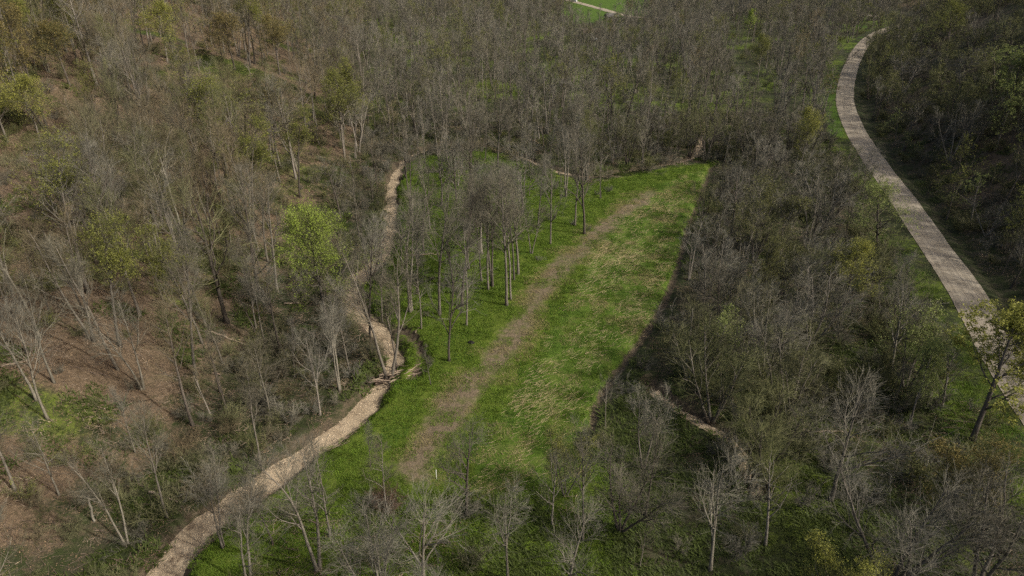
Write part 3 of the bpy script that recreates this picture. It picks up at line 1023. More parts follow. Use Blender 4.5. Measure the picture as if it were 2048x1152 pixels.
# meadow foot and bottom edge
hand(660, 1072, 885, 'spread', 0, "bare tree standing in bright grass right of wide gravel bed", 'grey', wide=0.75)
hand(636, 1140, 870, 'fork', 0, "large grey forked bare tree at bottom over bright grass", 'grey', wide=1.1)
hand(546, 1088, 960, 'forest', 2, "small dark bare tree on grass beside the wide gravel bed", 'dark')
hand(447, 1095, 900, 'fork', 1, "bare tree leaning over the wide gravel bed near bottom", 'grey', wide=0.8)
hand(500, 1180, 960, 'fork', 2, "pale forked bare tree at bottom edge below gravel bed", 'pale', wide=1.0)
hand(934, 1030, 818, 'spread', 3, "wide dark-limbed bare tree at the lower end of brown track", 'dark', wide=0.95)
hand(741, 935, 850, 'slim', 0, "short bare trunk in bright grass above the white marker post", 'dark')
hand(776, 1030, 880, 'slim', 2, "thin bare tree beside the brown brush heap", 'grey')
hand(1165, 1080, 850, 'forest', 1, "straight bare tree at the bottom end of the meadow", 'grey', wide=0.8)
hand(1105, 1050, 890, 'spread', 2, "forked bare tree just left of the straight one below meadow", 'grey', wide=0.7)
hand(1015, 1160, 960, 'spread', 1, "bare tree with pale crown at bottom middle", 'pale', 'twig_pale', wide=0.8)
hand(850, 1190, 960, 'spread', 0, "broad pale-twigged bare tree at bottom below brush heap", 'pale', 'twig_pale', wide=1.0)
hand(1130, 1200, 985, 'spread', 3, "crooked pale bare tree at bottom right of middle", 'pale', 'twig_pale', wide=0.9)
hand(760, 1210, 1010, 'vase', 0, "low pale many-stemmed bare tree at the bottom edge", 'pale', 'twig_pale')
hand(1240, 1060, 900, 'vase', 1, "dense dark purple-grey many-stemmed tree below the cut bank", 'dark', wide=1.1)
hand(1290, 1030, 830, 'forest', 2, "tall bare tree behind the dense purple-grey one", 'dark', wide=0.9)
# right strip
hand(1660, 1000, 770, 'spread', 2, "large wide bare tree with leaning trunk in right-hand brush", 'grey', wide=1.15)
hand(1420, 1140, 900, 'spread', 1, "pale branching bare tree near bottom beside the brook", 'pale', 'twig_pale', wide=0.9)
hand(1500, 985, 800, 'vase', 1, "dark many-stemmed bare tree hiding the brook's lower end", 'dark', 'twig_olive', wide=1.2)
hand(1530, 1090, 900, 'spread', 3, "olive grey spreading tree below the brook's hidden end", 'grey', 'twig_olive')
hand(1425, 840, 660, 'vase', 2, "olive grey many-stemmed tree overhanging the brook gravel", 'grey', 'twig_olive', wide=1.1)
hand(1545, 790, 610, 'fork', 1, "thin tall tree above green gap in right-hand brush", 'grey')
hand(1430, 690, 520, 'spread', 0, "rounded bare tree right of the meadow's cut bank", 'dark', wide=0.9)
hand(1620, 690, 520, 'vase', 0, "grey many-stemmed tree in the middle of right-hand brush", 'grey', wide=1.1)
hand(1780, 740, 560, 'spread', 3, "light grey bare tree left of the road's grass verge", 'pale', wide=1.0)
hand(1820, 850, 690, 'spread', 12, "small pale green leafing tree by the road's grass verge", 'grey', 'twig_olive', 'leaf_pale', 0.7)
hand(1945, 880, 622, 'spread', 10, "yellow-green leafing tree overhanging the gravel road at right edge", 'dark', 'twig_olive', 'leaf_yellow', 1.3)
hand(1685, 620, 480, 'round', 11, "yellow-topped leafing tree in middle of right-hand brush", 'dark', 'twig_olive', 'leaf_yellow', 1.0)
hand(1722, 400, 285, 'spread', 1, "grey bare tree whose branches cross the middle of the gravel road", 'grey', wide=1.1)
hand(1750, 510, 360, 'spread', 11, "pale green tree reaching over the gravel road", 'dark', 'twig_olive', 'leaf_pale', 1.25)
hand(1600, 345, 215, 'round', 11, "yellow-green tree beside the grassy verge of the road bend", 'grey', 'twig_olive', 'leaf_yellow', 0.75)
hand(1515, 160, 68, 'round', 11, "olive green rounded tree in far valley wood", 'grey', 'twig_olive', 'leaf_olive', 0.75)
hand(1490, 100, 18, 'forest', 10, "bright yellow-green upright tree in far valley wood", 'grey', 'twig_olive', 'leaf_bright', 0.85)
hand(1580, 130, 55, 'spread', 3, "whitish bare tree in far valley wood", 'pale', 'twig_pale', wide=0.9)
hand(1660, 75, 0, 'spread', 0, "dark spreading bare tree beside the far lawn at road bend", 'dark', 'twig', wide=1.0)
hand(1610, 400, 290, 'fork', 2, "white-stemmed bare tree left of the road", 'pale', 'twig_pale')
hand(1390, 75, 35, 'spread', 1, "whitish small tree near the far narrow track", 'pale', 'twig_pale', wide=1.1)
hand(1915, 1040, 880, 'vase', 10, "orange-yellow budding bush-like tree in lower right brush", 'grey', 'twig_olive', 'leaf_orange', 0.9)
hand(1680, 1230, 1110, 'vase', 10, "yellow-green leafing tree top at the bottom edge of right brush", 'grey', 'twig_olive', 'leaf_yellow', 1.2)
hand(1780, 1170, 960, 'vase', 2, "broad many-stemmed bare tree in the lower right corner brush", 'grey', wide=1.3)
hand(1960, 1180, 950, 'vase', 0, "dense fan-shaped bare tree at lower right corner", 'grey', wide=1.3)
hand(1130, 990, 860, 'vase', 10, "thin green-hazed tree at the meadow's bottom end", 'grey', 'twig_olive', 'leaf_olive', 0.8)
# shaded slope
hand(1995, 270, 90, 'spread', 10, "big pale green leafing tree on the dark slope", 'dark', 'twig_olive', 'leaf_pale', 1.25)
hand(2055, 330, 130, 'spread', 11, "pale green leafing tree at right edge of the dark slope", 'dark', 'twig_olive', 'leaf_pale', 1.2)
hand(1890, 110, 0, 'spread', 11, "dull yellow-green tree at top of the dark slope", 'dark', 'twig_olive', 'leaf_olive', 1.1)
hand(1790, 130, 10, 'forest', 2, "grey bare tree hanging over the road's far bend", 'grey')


def place_tree(d, name=None, group=None):
    pr = PROTO[(d['st'], d['k'])]
    s = d['H'] / pr['H']
    nm = name or ("leafing_tree" if d.get('leaf') else "bare_tree")
    e = bpy.data.objects.new(nm, None)
    COL.objects.link(e)
    e.empty_display_size = 0.5
    e.location = d['p']
    w = s * d.get('wide', 1.0)
    e.scale = (w, w, s)
    e.rotation_euler = (d.get('tx', 0), d.get('ty', 0), d.get('rot', 0))
    tag(e, d['label'], "tree", group or d.get('group'))
    for part, slot in (('trunk', d['bark']), ('crown', d['tw']), ('foliage', d.get('leaf'))):
        if part in pr and (slot or part != 'foliage'):
            o = bpy.data.objects.new(part, pr[part])
            COL.objects.link(o)
            o.parent = e
            o.material_slots[0].link = 'OBJECT'
            o.material_slots[0].material = M[slot]
    return e


for d in HAND:
    d['rot'] = RNG.random() * 6.283
    d['tx'], d['ty'] = RNG.normal(0, 0.03, 2)

# ------------------------------------------------------------------ the woods around them
d_of = lambda P, x, y: dist_poly(x, y, P)[0]


def zones(x, y):
    """wood zone of each point: 0 none, 1 left slope, 2 copse, 3 far valley, 4 right strip, 5 right slope, 6 bottom, 7 stream bank left"""
    z = np.zeros(len(x), int)
    tl = foot_x(y) - x
    xr = np.interp(y, _ry, _rx)
    ds, ss, w = dist_poly(x, y, STREAM, STREAM_W)
    green = in_poly(x, y, FLOOR_GREEN)
    mead = in_poly(x + 1.6 * fbm(x, y, 6, 200, 2), y, MEADOW)
    z[(tl > 0)] = 1
    z[(tl <= 0) & (x < xr - 7)] = 3
    z[(x > 20) & (x < xr - 8) & (y < 170)] = 4
    z[(tl <= 0) & (x < 8) & (y < 165)] = 7
    z[green] = 2
    z[green & (y < 78)] = 0
    z[(y < 47) & (x > -22) & (tl <= 0)] = 6
    z[(y < 62) & (x > 8) & (x < 22) & ~mead] = 6
    z[(x > xr + 6)] = 5
    z[mead] = 0
    z[ds < w + 0.6] = 0
    z[d_of(BROOK, x, y) < 1.6] = 0
    z[d_of(ROAD, x, y) < 4.6] = 0
    z[d_of(BANK, x, y) < 1.1] = 0
    z[in_poly(x, y, LAWN) | in_poly(x, y, LAWN2)] = 0
    for D_ in DRIVES:
        z[d_of(D_, x, y) < 4] = 0
    return z


def jitter(x0, x1, y0, y1, s):
    gx, gy = np.meshgrid(np.arange(x0, x1, s), np.arange(y0, y1, s))
    x = gx.ravel() + RNG.uniform(-0.48, 0.48, gx.size) * s
    y = gy.ravel() + RNG.uniform(-0.48, 0.48, gx.size) * s
    return x, y


cand = [jitter(-330, 330, 22, 180, 4.4), jitter(-420, 420, 180, 640, 5.6)]
tx, ty_ = np.concatenate([c[0] for c in cand]), np.concatenate([c[1] for c in cand])
tz = height(tx, ty_)
zn = zones(tx, ty_)
px, py, dep = project(tx, ty_, tz)
px2, py2, _ = project(tx, ty_, tz + 16)
inview = (np.maximum(px, px2) > -60) & (np.minimum(px, px2) < 2108) & (py2 < 1230) & (py > -25) & (dep > 12)
near = (px > -250) & (px < 2450) & (py2 < 1350) & (py > -40) & (dep > 12)
# the slope to the east throws its shade over the road: keep those trees too
near |= (zn == 5) & (tx < 190) & (ty_ < 330) & (ty_ > 20)
dens = np.choose(zn, [0, 0.74, 0.50, 0.70, 0.64, 0.58, 0.26, 0.45])
dens = np.where((zn == 1) & (ty_ > 120), 0.88, dens)
keep = (RNG.random(len(tx)) < dens * np.clip(1.0 + 0.6 * fbm(tx, ty_, 25, 77), 0.55, 1.3)) & near
hx, hy = np.array([d['p'][0] for d in HAND]), np.array([d['p'][1] for d in HAND])
dmin = np.min(np.hypot(tx[:, None] - hx[None], ty_[:, None] - hy[None]), axis=1)
keep &= dmin > 2.6
# sight lines kept open in the photograph: green tree, lone trees, upper meadow, road, gravel bed
sel = np.where(keep)[0]
hN = np.zeros(len(tx))
for i in sel:
    z = zn[i]
    lo, hi = {1: (15, 22), 2: (12, 17), 3: (13, 19), 4: (8, 13), 5: (9, 14), 6: (8, 12.5), 7: (8, 14)}[z]
    h = RNG.uniform(lo, hi)
    if RNG.random() < 0.35:
        h *= RNG.uniform(0.4, 0.75)
    if z == 1:
        h *= np.interp(ty_[i], [25, 70], [0.72, 1.0])
    hN[i] = h
# trees may not stand in front of what the photograph shows open
GAPS_PX = [[(1675, 60), (1760, 60), (1700, 130), (1725, 230), (1760, 290), (1800, 400), (2048, 640), (2048, 800), (1960, 690), (1850, 520), (1820, 470), (1775, 380), (1725, 330), (1680, 240), (1668, 170)],
           [(560, 395), (695, 395), (695, 560), (560, 560)],
           [(480, 1010), (700, 870), (790, 770), (900, 660), (1020, 612), (1100, 560), (1260, 400), (1420, 340), (1330, 600), (1190, 850), (900, 950), (700, 980), (560, 1060)],
           [(330, 1152), (430, 1040), (520, 960), (680, 845), (770, 765), (770, 800), (680, 890), (560, 975), (470, 1050), (380, 1152)],
           [(672, 590), (720, 560), (790, 700), (770, 720), (700, 650)],
           [(745, 540), (770, 440), (790, 440), (780, 540)],
           [(1150, 0), (1255, 0), (1240, 26), (1170, 30)],
           [(940, 285), (1010, 293), (1065, 310), (1125, 333), (1230, 340), (1230, 365), (1120, 360), (1050, 337), (1000, 320), (940, 307)]]
bad = np.zeros(len(sel), bool)
for f in (0.4, 0.6, 0.8, 0.97):
    qx, qy, _ = project(tx[sel], ty_[sel], tz[sel] + hN[sel] * f)
    for Pg in GAPS_PX:
        bad |= in_poly(qx, qy, Pg)
for d in HAND:
    if d['leaf']:
        cx_, cy_, dc = project(d['p'][0], d['p'][1], d['p'][2] + d['H'] * 0.68)
        rr_ = F * d['H'] * 0.40 / dc
        for f in (0.55, 0.75, 0.95):
            qx, qy, qd = project(tx[sel], ty_[sel], tz[sel] + hN[sel] * f)
            bad |= (np.hypot(qx - cx_, qy - cy_) < rr_ + 1.5 * F / qd) & (qd < dc)
bad &= (zn[sel] != 5) & (RNG.random(len(sel)) < 0.93)
keep[sel[bad]] = False
sel = np.where(keep)[0]

app = hN / dep
cap = 300 - len(HAND)
vis = sel[inview[sel]]
order = vis[np.argsort(-app[vis])]
own = set(order[:max(0, cap)].tolist())

_ones = "zero one two three four five six seven eight nine ten eleven twelve thirteen fourteen fifteen sixteen seventeen eighteen nineteen".split()
_tens = "x x twenty thirty forty fifty sixty seventy eighty ninety".split()


def in_words(v):
    v = int(np.clip(round(float(v)), 0, 99))
    return _ones[v] if v < 20 else _tens[v // 10] + ("-" + _ones[v % 10] if v % 10 else "")


ZT = {1: "on leafy slope", 2: "in grassy copse", 3: "in valley wood", 4: "in roadside brush", 5: "on dark slope", 6: "below the meadow", 7: "on stream bank"}
ZG = {1: "trees of the left slope", 2: "trees of the copse", 3: "trees of the far valley wood", 4: "trees of the right-hand brush", 5: "trees of the dark slope", 6: "trees below the meadow", 7: "trees along the stream"}
TW = {'twig': '', 'twig_warm': 'brown-twigged ', 'twig_olive': 'olive-hazed ', 'twig_pale': 'pale-twigged '}
SHAPE = {'forest': 'tall', 'spread': 'spreading', 'vase': 'many-stemmed', 'slim': 'slim', 'fork': 'forked'}
BK = {'grey': 'grey', 'dark': 'dark-barked', 'pale': 'pale-barked'}
LF = {'leaf_olive': 'olive', 'leaf_dim': 'dull green', 'leaf_orange': 'orange-budding', 'leaf_pale': 'pale green', 'leaf_yellow': 'yellow-green'}


def pick(z):
    r = RNG.random()
    if z == 1:
        st = RNG.choice(['forest', 'forest', 'forest', 'fork', 'slim', 'spread'])
        bk = RNG.choice(['grey', 'dark', 'pale', 'grey'])
        tw = RNG.choice(['twig', 'twig_warm', 'twig_warm', 'twig_olive'])
        lf = 'leaf_olive' if r < 0.12 else ('leaf_orange' if r < 0.14 else None)
    elif z in (2, 6):
        st = RNG.choice(['forest', 'slim', 'slim', 'fork', 'spread'] if z == 2 else ['spread', 'fork', 'vase', 'spread'])
        bk, tw, lf = RNG.choice(['grey', 'dark', 'grey']), RNG.choice(['twig', 'twig', 'twig_pale' if z == 6 else 'twig']), None
    elif z == 4:
        st = RNG.choice(['vase', 'vase', 'spread', 'fork'])
        bk, tw = RNG.choice(['grey', 'dark', 'pale']), RNG.choice(['twig', 'twig_pale', 'twig_olive'])
        lf = 'leaf_dim' if r < 0.14 else ('leaf_pale' if r < 0.2 else None)
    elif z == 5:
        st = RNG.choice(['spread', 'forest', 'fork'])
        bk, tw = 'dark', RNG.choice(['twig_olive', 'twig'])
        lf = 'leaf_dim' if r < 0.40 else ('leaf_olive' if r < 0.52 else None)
    elif z == 7:
        st = RNG.choice(['vase', 'slim', 'fork', 'spread'])
        bk, tw, lf = RNG.choice(['grey', 'dark', 'pale']), RNG.choice(['twig', 'twig_warm', 'twig']), None
    else:
        st = RNG.choice(['forest', 'slim', 'fork', 'spread'])
        bk, tw, lf = 'grey', RNG.choice(['twig', 'twig_olive']), None
    st, bk, tw = str(st), str(bk), str(tw)
    if lf:
        st = 'spread' if st == 'slim' else st
        k = {'spread': int(RNG.choice([11, 12])), 'forest': 11, 'vase': 10, 'fork': 10}[st]
    else:
        k = int(RNG.integers(0, N_OF[st]))
    return st, k, bk, tw, lf


for d in HAND:
    place_tree(d, group="single trees that stand out")
seen_labels = set(d['label'] for d in HAND)
for i in own:
    st, k, bk, tw, lf = pick(int(zn[i]))
    look = (f"{LF[lf]} {SHAPE[st]} tree" if lf else f"{SHAPE[st]} {BK[bk]} {TW[tw]}bare tree")
    on = abs(px[i] - 1024) < 1024 and 0 <= py[i] <= 1152
    ux, uy = (px[i], py[i]) if on else (px2[i], py2[i])
    where = f"{'foot' if on else 'crown'} {in_words(ux / 20.48)} percent across, {in_words(uy / 11.52)} down"
    lab = f"{look} {ZT[int(zn[i])]}, {where}"
    if lab in seen_labels:
        lab = lab.replace(" tree ", f" tree ({in_words(hN[i])} metres) ", 1)
    seen_labels.add(lab)
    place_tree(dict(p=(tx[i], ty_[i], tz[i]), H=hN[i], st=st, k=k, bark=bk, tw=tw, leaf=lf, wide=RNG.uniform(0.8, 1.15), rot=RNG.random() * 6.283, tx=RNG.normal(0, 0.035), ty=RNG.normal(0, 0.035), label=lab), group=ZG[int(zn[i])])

rest = np.array([i for i in sel if i not in own])
ri = []
for i in rest:
    z = int(zn[i])
    r = RNG.random()
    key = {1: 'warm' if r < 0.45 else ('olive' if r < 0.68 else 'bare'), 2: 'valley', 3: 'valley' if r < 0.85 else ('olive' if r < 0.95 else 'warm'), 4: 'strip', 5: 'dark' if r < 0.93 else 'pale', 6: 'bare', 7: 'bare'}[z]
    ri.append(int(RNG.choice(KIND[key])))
ri = np.array(ri)
fs = hN[rest] / np.array([FAR[k][1] for k in ri])
fw = fs * RNG.uniform(0.85, 1.25, len(rest))
scatter("woodland", FAR_COLL, np.stack([tx[rest], ty_[rest], tz[rest]], -1),
        np.stack([RNG.normal(0, 0.04, len(rest)), RNG.normal(0, 0.04, len(rest)), RNG.random(len(rest)) * 6.283], -1),
        np.stack([fw, fw, fs], -1), ri, "dense grey-brown mass of bare trees filling the far valley and slopes", "woodland")
print("TREES own", len(own) + len(HAND), "rest", len(rest))

# ------------------------------------------------------------------ underbrush
bx, by = np.concatenate([np.stack(jitter(-150, 130, 24, 190, 2.7), -1), np.stack(jitter(-260, 260, 190, 520, 5.0), -1)]).T
bz = height(bx, by)
bzn = zones(bx, by)
qx, qy, qd = project(bx, by, bz)
vis = (qx > -150) & (qx < 2200) & (qy < 1300) & (qy > -30)
bd = np.choose(bzn, [0, 0.62, 0.08, 0.45, 0.70, 0.75, 0.15, 0.80])
kb = vis & (RNG.random(len(bx)) < bd * np.clip(1 + 1.3 * fbm(bx, by, 12, 120), 0.1, 1.4))
bx, by, bz, bzn = bx[kb], by[kb], bz[kb], bzn[kb]
bi = np.array([int(RNG.choice({1: [0, 1, 2, 2, 4], 2: [0, 5], 3: [0, 2, 5, 4], 4: [0, 5, 2, 0, 3], 5: [3, 2, 5, 3], 6: [0, 5, 2], 7: [0, 1, 5, 2]}[int(k)])) for k in bzn])
bs = RNG.uniform(0.45, 1.25, len(bx)) * np.choose(bzn, [1, 0.85, 0.6, 1.0, 1.25, 1.0, 0.9, 1.0])
scatter("underbrush", BRUSH_COLL, np.stack([bx, by, bz], -1), np.stack([bs * 0, bs * 0, RNG.random(len(bx)) * 6.283], -1),
        np.stack([bs * 1.15, bs * 1.15, bs], -1), bi, "tangled grey and brown brush between the trees", "underbrush")
print("BRUSH", len(bx))


# ------------------------------------------------------------------ grass, stalks, pebbles
def grass_patch(seed, n, h, w, lean, span=1.05):
    rng = np.random.default_rng(seed)
    p = np.concatenate([rng.uniform(-span, span, (n, 2)), np.full((n, 1), -0.03)], 1)
    az = rng.random(n) * 6.283
    d = np.stack([np.cos(az) * lean, np.sin(az) * lean, np.ones(n)], -1) * (h * rng.uniform(0.4, 1.2, n))[:, None]
    s = np.stack([-np.sin(az), np.cos(az), np.zeros(n)], -1) * w
    V = np.stack([p - s, p + s, p + d], 1).reshape(-1, 3)
    T = np.arange(n * 3).reshape(-1, 3)
    return V, T


_g = []
M['log'] = bark_material("weathered_log", [(0.3, (0.15, 0.115, 0.085)), (0.55, (0.27, 0.215, 0.16)), (0.8, (0.40, 0.33, 0.255))], 0.2)
M['log_dark'] = bark_material("damp_log", [(0.3, (0.06, 0.045, 0.035)), (0.55, (0.12, 0.09, 0.07)), (0.8, (0.19, 0.15, 0.12))], 0.2)
M['grass_wild'] = leaf_material("weed_leaf", (0.058, 0.078, 0.018), 0.45)
M['grass_dry'] = leaf_material("dry_grass_blade", (0.22, 0.19, 0.085), 0.4)
M['grass_deep'] = leaf_material("deep_grass_blade", (0.070, 0.135, 0.014), 0.4)
for k, (n, h, w, ln, mm) in enumerate(((520, 0.20, 0.024, 0.9, 'grass'), (420, 0.27, 0.028, 0.8, 'grass'), (520, 0.16, 0.026, 1.2, 'grass_deep'), (300, 0.22, 0.022, 1.3, 'grass_dry'))):
    V, T = grass_patch(40 + k, n, h, w, ln)
    _g.append(("grass_%02d" % k, tri_mesh("grass", V, T, [M[mm]], shade=False)))
GRASS_COLL = proto_collection("grass_tufts", _g)
gx_, gy_ = jitter(-45, 66, 34, 190, 1.5)
green = soft_poly(gx_, gy_, FLOOR_GREEN, 2.0)
xr = np.interp(gy_, _ry, _rx)
green = np.maximum(green, ((gx_ > xr - 11) & (gx_ < xr - 4)) * 0.6)
ds, _, w = dist_poly(gx_, gy_, STREAM, STREAM_W)
dt = d_of(TRACK, gx_, gy_) + 2.2 * fbm(gx_, gy_, 5, 70, 2)
pk = green * (ds > w + 0.9) * (d_of(BANK, gx_, gy_) > 1.3) * (d_of(DITCH, gx_, gy_) > 0.8) * np.where(dt < 1.6, 0.35, 1) * (d_of(ROAD, gx_, gy_) > 3.9)
plot_m = in_poly(gx_, gy_, PLOT)
pk = pk * np.where(plot_m, np.clip(0.75 + 0.8 * fbm(gx_, gy_, 6, 130), 0.1, 1), 1)
kq = RNG.random(len(gx_)) < pk
gx_, gy_, plot_m, dt = gx_[kq], gy_[kq], plot_m[kq], dt[kq]
gz_ = height(gx_, gy_)
u = RNG.random(len(gx_))
gi_ = np.where(plot_m, np.where(u < 0.5, 2, np.where(u < 0.75, 0, 3)), np.where(u < 0.55, 0, np.where(u < 0.85, 1, 2)))
gi_ = np.where((dt < 3.0) & (u > 0.5), 3, gi_)
gs_ = RNG.uniform(0.7, 1.35, len(gx_))
scatter("grass", GRASS_COLL, np.stack([gx_, gy_, gz_], -1), tilt(gx_, gy_), np.stack([gs_, gs_, gs_], -1), gi_, "short bright green grass and weeds covering the valley floor", "grass")
print("GRASS", len(gx_))

# weeds and fallen sticks on the wood floor
def litter_patch(seed, n, m):
    rng = np.random.default_rng(seed)
    p = np.concatenate([rng.uniform(-1.15, 1.15, (n, 2)), rng.uniform(0.01, 0.12, (n, 1))], 1)
    az = rng.random(n) * 6.283
    D = np.stack([np.cos(az), np.sin(az), rng.normal(0.05, 0.15, n)], -1)
    a_ = spikes(p, D, rng.uniform(0.3, 1.6, n), rng.uniform(0.010, 0.030, n), rng)
    c = np.concatenate([rng.uniform(-1.15, 1.15, (m, 2)), rng.uniform(0.02, 0.09, (m, 1))], 1)
    u_ = unit(rng.normal(0, 1, (m, 3)) * np.array([1, 1, 0.35]))
    v_ = unit(np.cross(u_, rng.normal(0, 0.4, (m, 3)) + np.array([0, 0, 1])))
    q = rng.uniform(0.03, 0.065, (m, 1))
    V_ = np.stack([c - u_ * q, c + v_ * q * 0.7, c + u_ * q, c - v_ * q * 0.7], 1).reshape(-1, 3)
    i_ = np.arange(m)[:, None] * 4
    return join([(*a_, 0), (V_, np.concatenate([i_ + np.array([0, 1, 2]), i_ + np.array([0, 2, 3])]), 1)])


_l = []
M['leaf_dead'] = plain("dead_leaf", (0.145, 0.10, 0.062), 0.9, 0.45, 1.5)
M['leaf_dead_pale'] = plain("pale_dead_leaf", (0.17, 0.125, 0.08), 0.9, 0.4, 1.5)
for k in range(3):
    V, T, mi = litter_patch(70 + k, 26, 80)
    _l.append(("litter_%02d" % k, tri_mesh("litter", V, T, [M['log_dark'] if k < 2 else M['log'], M['leaf_dead'] if k < 2 else M['leaf_dead_pale']], mi, shade=False)))
for k, (n_, h_, w_, ln_) in enumerate(((90, 0.28, 0.035, 0.9), (70, 0.38, 0.04, 1.1))):
    V, T = grass_patch(60 + k, n_ * 2, h_, w_, ln_, 0.7)
    _l.append(("weed_%02d" % k, tri_mesh("weed", V * np.array([1.8, 1.8, 1]), T, [M['grass_wild']], shade=False)))
LITTER_COLL = proto_collection("floor_litter", _l)
lx, ly = jitter(-105, 100, 30, 200, 2.1)
lz = zones(lx, ly)
qx, qy, qd = project(lx, ly, height(lx, ly))
k_ = (lz > 0) & (lz != 2) & (qx > -60) & (qx < 2110) & (qy < 1190)
lx, ly, lz = lx[k_], ly[k_], lz[k_]
wd = np.choose(lz, [0, 0.10, 0.5, 0.5, 0.45, 0.2, 0.6, 0.45]) + 1.1 * fbm(lx, ly, 14, 90, 3) * 0.8
isw = RNG.random(len(lx)) < wd
li = np.where(isw, 3 + (RNG.random(len(lx)) < 0.4), RNG.integers(0, 3, len(lx)))
ls = RNG.uniform(0.7, 1.4, len(lx))
scatter("fallen_leaves", LITTER_COLL, np.stack([lx, ly, height(lx, ly)], -1), tilt(lx, ly), np.stack([ls, ls, ls], -1), li, "brown fallen leaves, sticks and low weeds covering the wood floor", "leaf litter")
print("LITTER", len(lx))

# flattened straw in the meadow plot
n = 50000
mn, mx = PLOT.min(0), PLOT.max(0)
sx, sy = RNG.uniform(mn[0], mx[0], n), RNG.uniform(mn[1], mx[1], n)
axis_d = (at(1400, 350) - at(1000, 900))
axis_d = axis_d / np.linalg.norm(axis_d)
rowc = (sx * axis_d[1] - sy * axis_d[0])
pr = soft_poly(sx, sy, PLOT, 1.0) * np.clip(0.30 + 1.1 * fbm(rowc, (sx * axis_d[0] + sy * axis_d[1]) / 4, 2.4, 140) + 0.7 * fbm(sx, sy, 9, 150), 0, 1)
pr = pr * np.interp(sy, [60, 110, 135, 160], [1, 1, 0.45, 0.15])
ks = RNG.random(n) < pr
sx, sy = sx[ks], sy[ks]
sz = height(sx, sy) + RNG.uniform(0.06, 0.16, len(sx))
a = math.atan2(axis_d[1], axis_d[0]) - 0.55 + RNG.normal(0, 0.33, len(sx))
D_ = np.stack([np.cos(a), np.sin(a), RNG.normal(0.04, 0.07, len(sx))], -1)
V, T = spikes(np.stack([sx, sy, sz], -1), D_, RNG.uniform(0.5, 1.5, len(sx)), RNG.uniform(0.009, 0.016, len(sx)), RNG)
add("straw", tri_mesh("straw", V, T, [M['straw']], shade=False), label="dry tan stalks lying flattened in rows across the meadow", cat="straw", kind="stuff")


def lumps(n, seed):
    rng = np.random.default_rng(seed)
    V0 = np.array([[1, 0, 0], [-1, 0, 0], [0, 1, 0], [0, -1, 0], [0, 0, 1], [0, 0, -1]], float)
    T0 = np.array([[0, 2, 4], [2, 1, 4], [1, 3, 4], [3, 0, 4], [2, 0, 5], [1, 2, 5], [3, 1, 5], [0, 3, 5]])
    return V0[None] * rng.uniform(0.6, 1.3, (n, 6, 1)), T0


t = RNG.integers(0, len(STREAM_F) - 1, 9000)
t = t[STREAM_F[t, 1] < 150]
off = RNG.uniform(-1, 1, (len(t), 2)) * (_sw[t, None] + 0.7)
C = STREAM_F[t] + off
V0, T0 = lumps(len(t), 9)
sc = np.exp(RNG.normal(-2.95, 0.45, len(t)))
V = V0 * sc[:, None, None] * np.array([1, 1, 0.6])
V += np.concatenate([C, np.full((len(t), 1), -0.96)], 1)[:, None]
T = (T0[None] + (np.arange(len(t)) * 6)[:, None, None]).reshape(-1, 3)
add("pebbles", tri_mesh("pebbles", V.reshape(-1, 3), T, [M['stone']], shade=False), label="loose pale stones strewn over the dry stream bed", cat="pebbles", kind="stuff")


# ------------------------------------------------------------------ logs, snags, log jam
def log_mesh(name, a, b, r, material, seed=0, stubs=3):
    rng = np.random.default_rng(seed)
    a, b = np.array(a, float), np.array(b, float)
    u = np.linspace(0, 1, 8)[:, None]
    P = a + (b - a) * u + rng.normal(0, r * 0.5, (8, 3))
    rad = r * (1 - 0.55 * u[:, 0]) * rng.uniform(0.9, 1.1, 8)
    parts = [(*tube(P[None], rad[None], 7), 0)]
    if stubs:
        p, d, rr, t = sprout(P[None], rad[None], stubs, 0.25, 0.95, (35, 75), rng)
        d[:, 2] = np.abs(d[:, 2])
        parts.append((*spikes(p, d, rng.uniform(0.4, 1.4, len(p)), rr * 0.4, rng), 0))
    V, T, mi = join(parts)
    return tri_mesh(name, V, T, [material])


LOGS = [((575, 642), (636, 676), 0.22, 'log_dark', "dark fallen log below the bright green tree"), ((412, 662), (492, 690), 0.16, 'log', "pale fallen log on grassy part of the brown slope"),
        ((33, 331), (78, 352), 0.22, 'log', "pale fallen log high on slope at left edge"), ((1958, 938), (1992, 960), 0.2, 'log', "pale fallen log in the lower right brush"),
        ((1600, 862), (1692, 865), 0.14, 'log', "thin pale fallen log in right-hand brush"), ((822, 513), (878, 508), 0.16, 'log', "pale fallen log lying in the copse grass"),
        ((460, 485), (506, 515), 0.17, 'log_dark', "fallen log on slope up left of bright green tree"), ((568, 608), (618, 607), 0.15, 'log', "level fallen log behind the bright green tree's foot"),
        ((375, 730), (440, 752), 0.15, 'log_dark', "dark fallen log on the lower middle slope"), ((190, 420), (240, 470), 0.14, 'log', "slanting fallen log in middle left of slope"),
        ((150, 640), (215, 655), 0.12, 'log_dark', "thin dark log among brown leaves at left"), ((60, 720), (0, 735), 0.13, 'log', "pale fallen limb touching the left edge"),
        ((300, 985), (355, 1005), 0.14, 'log', "short pale log on slope near the wide gravel bed"), ((838, 655), (830, 668), 0.12, 'log', "short pale log by the dark ditch"),
        ((560, 1030), (640, 1050), 0.10, 'log_dark', "thin dark limb lying in bottom bright grass"), ((1500, 700), (1560, 712), 0.15, 'log_dark', "dark fallen log in the right-hand brush gap")]
for k, (a, b, r, mm, lab) in enumerate(LOGS):
    A, B = on_ground(*a), on_ground(*b)
    A[2] += r * 0.7
    B[2] += r * 0.5
    o = add("fallen_log", log_mesh("fallen_log", [0, 0, 0], B - A, r, M[mm], 200 + k), loc=A, label=lab, cat="log", group="fallen logs")

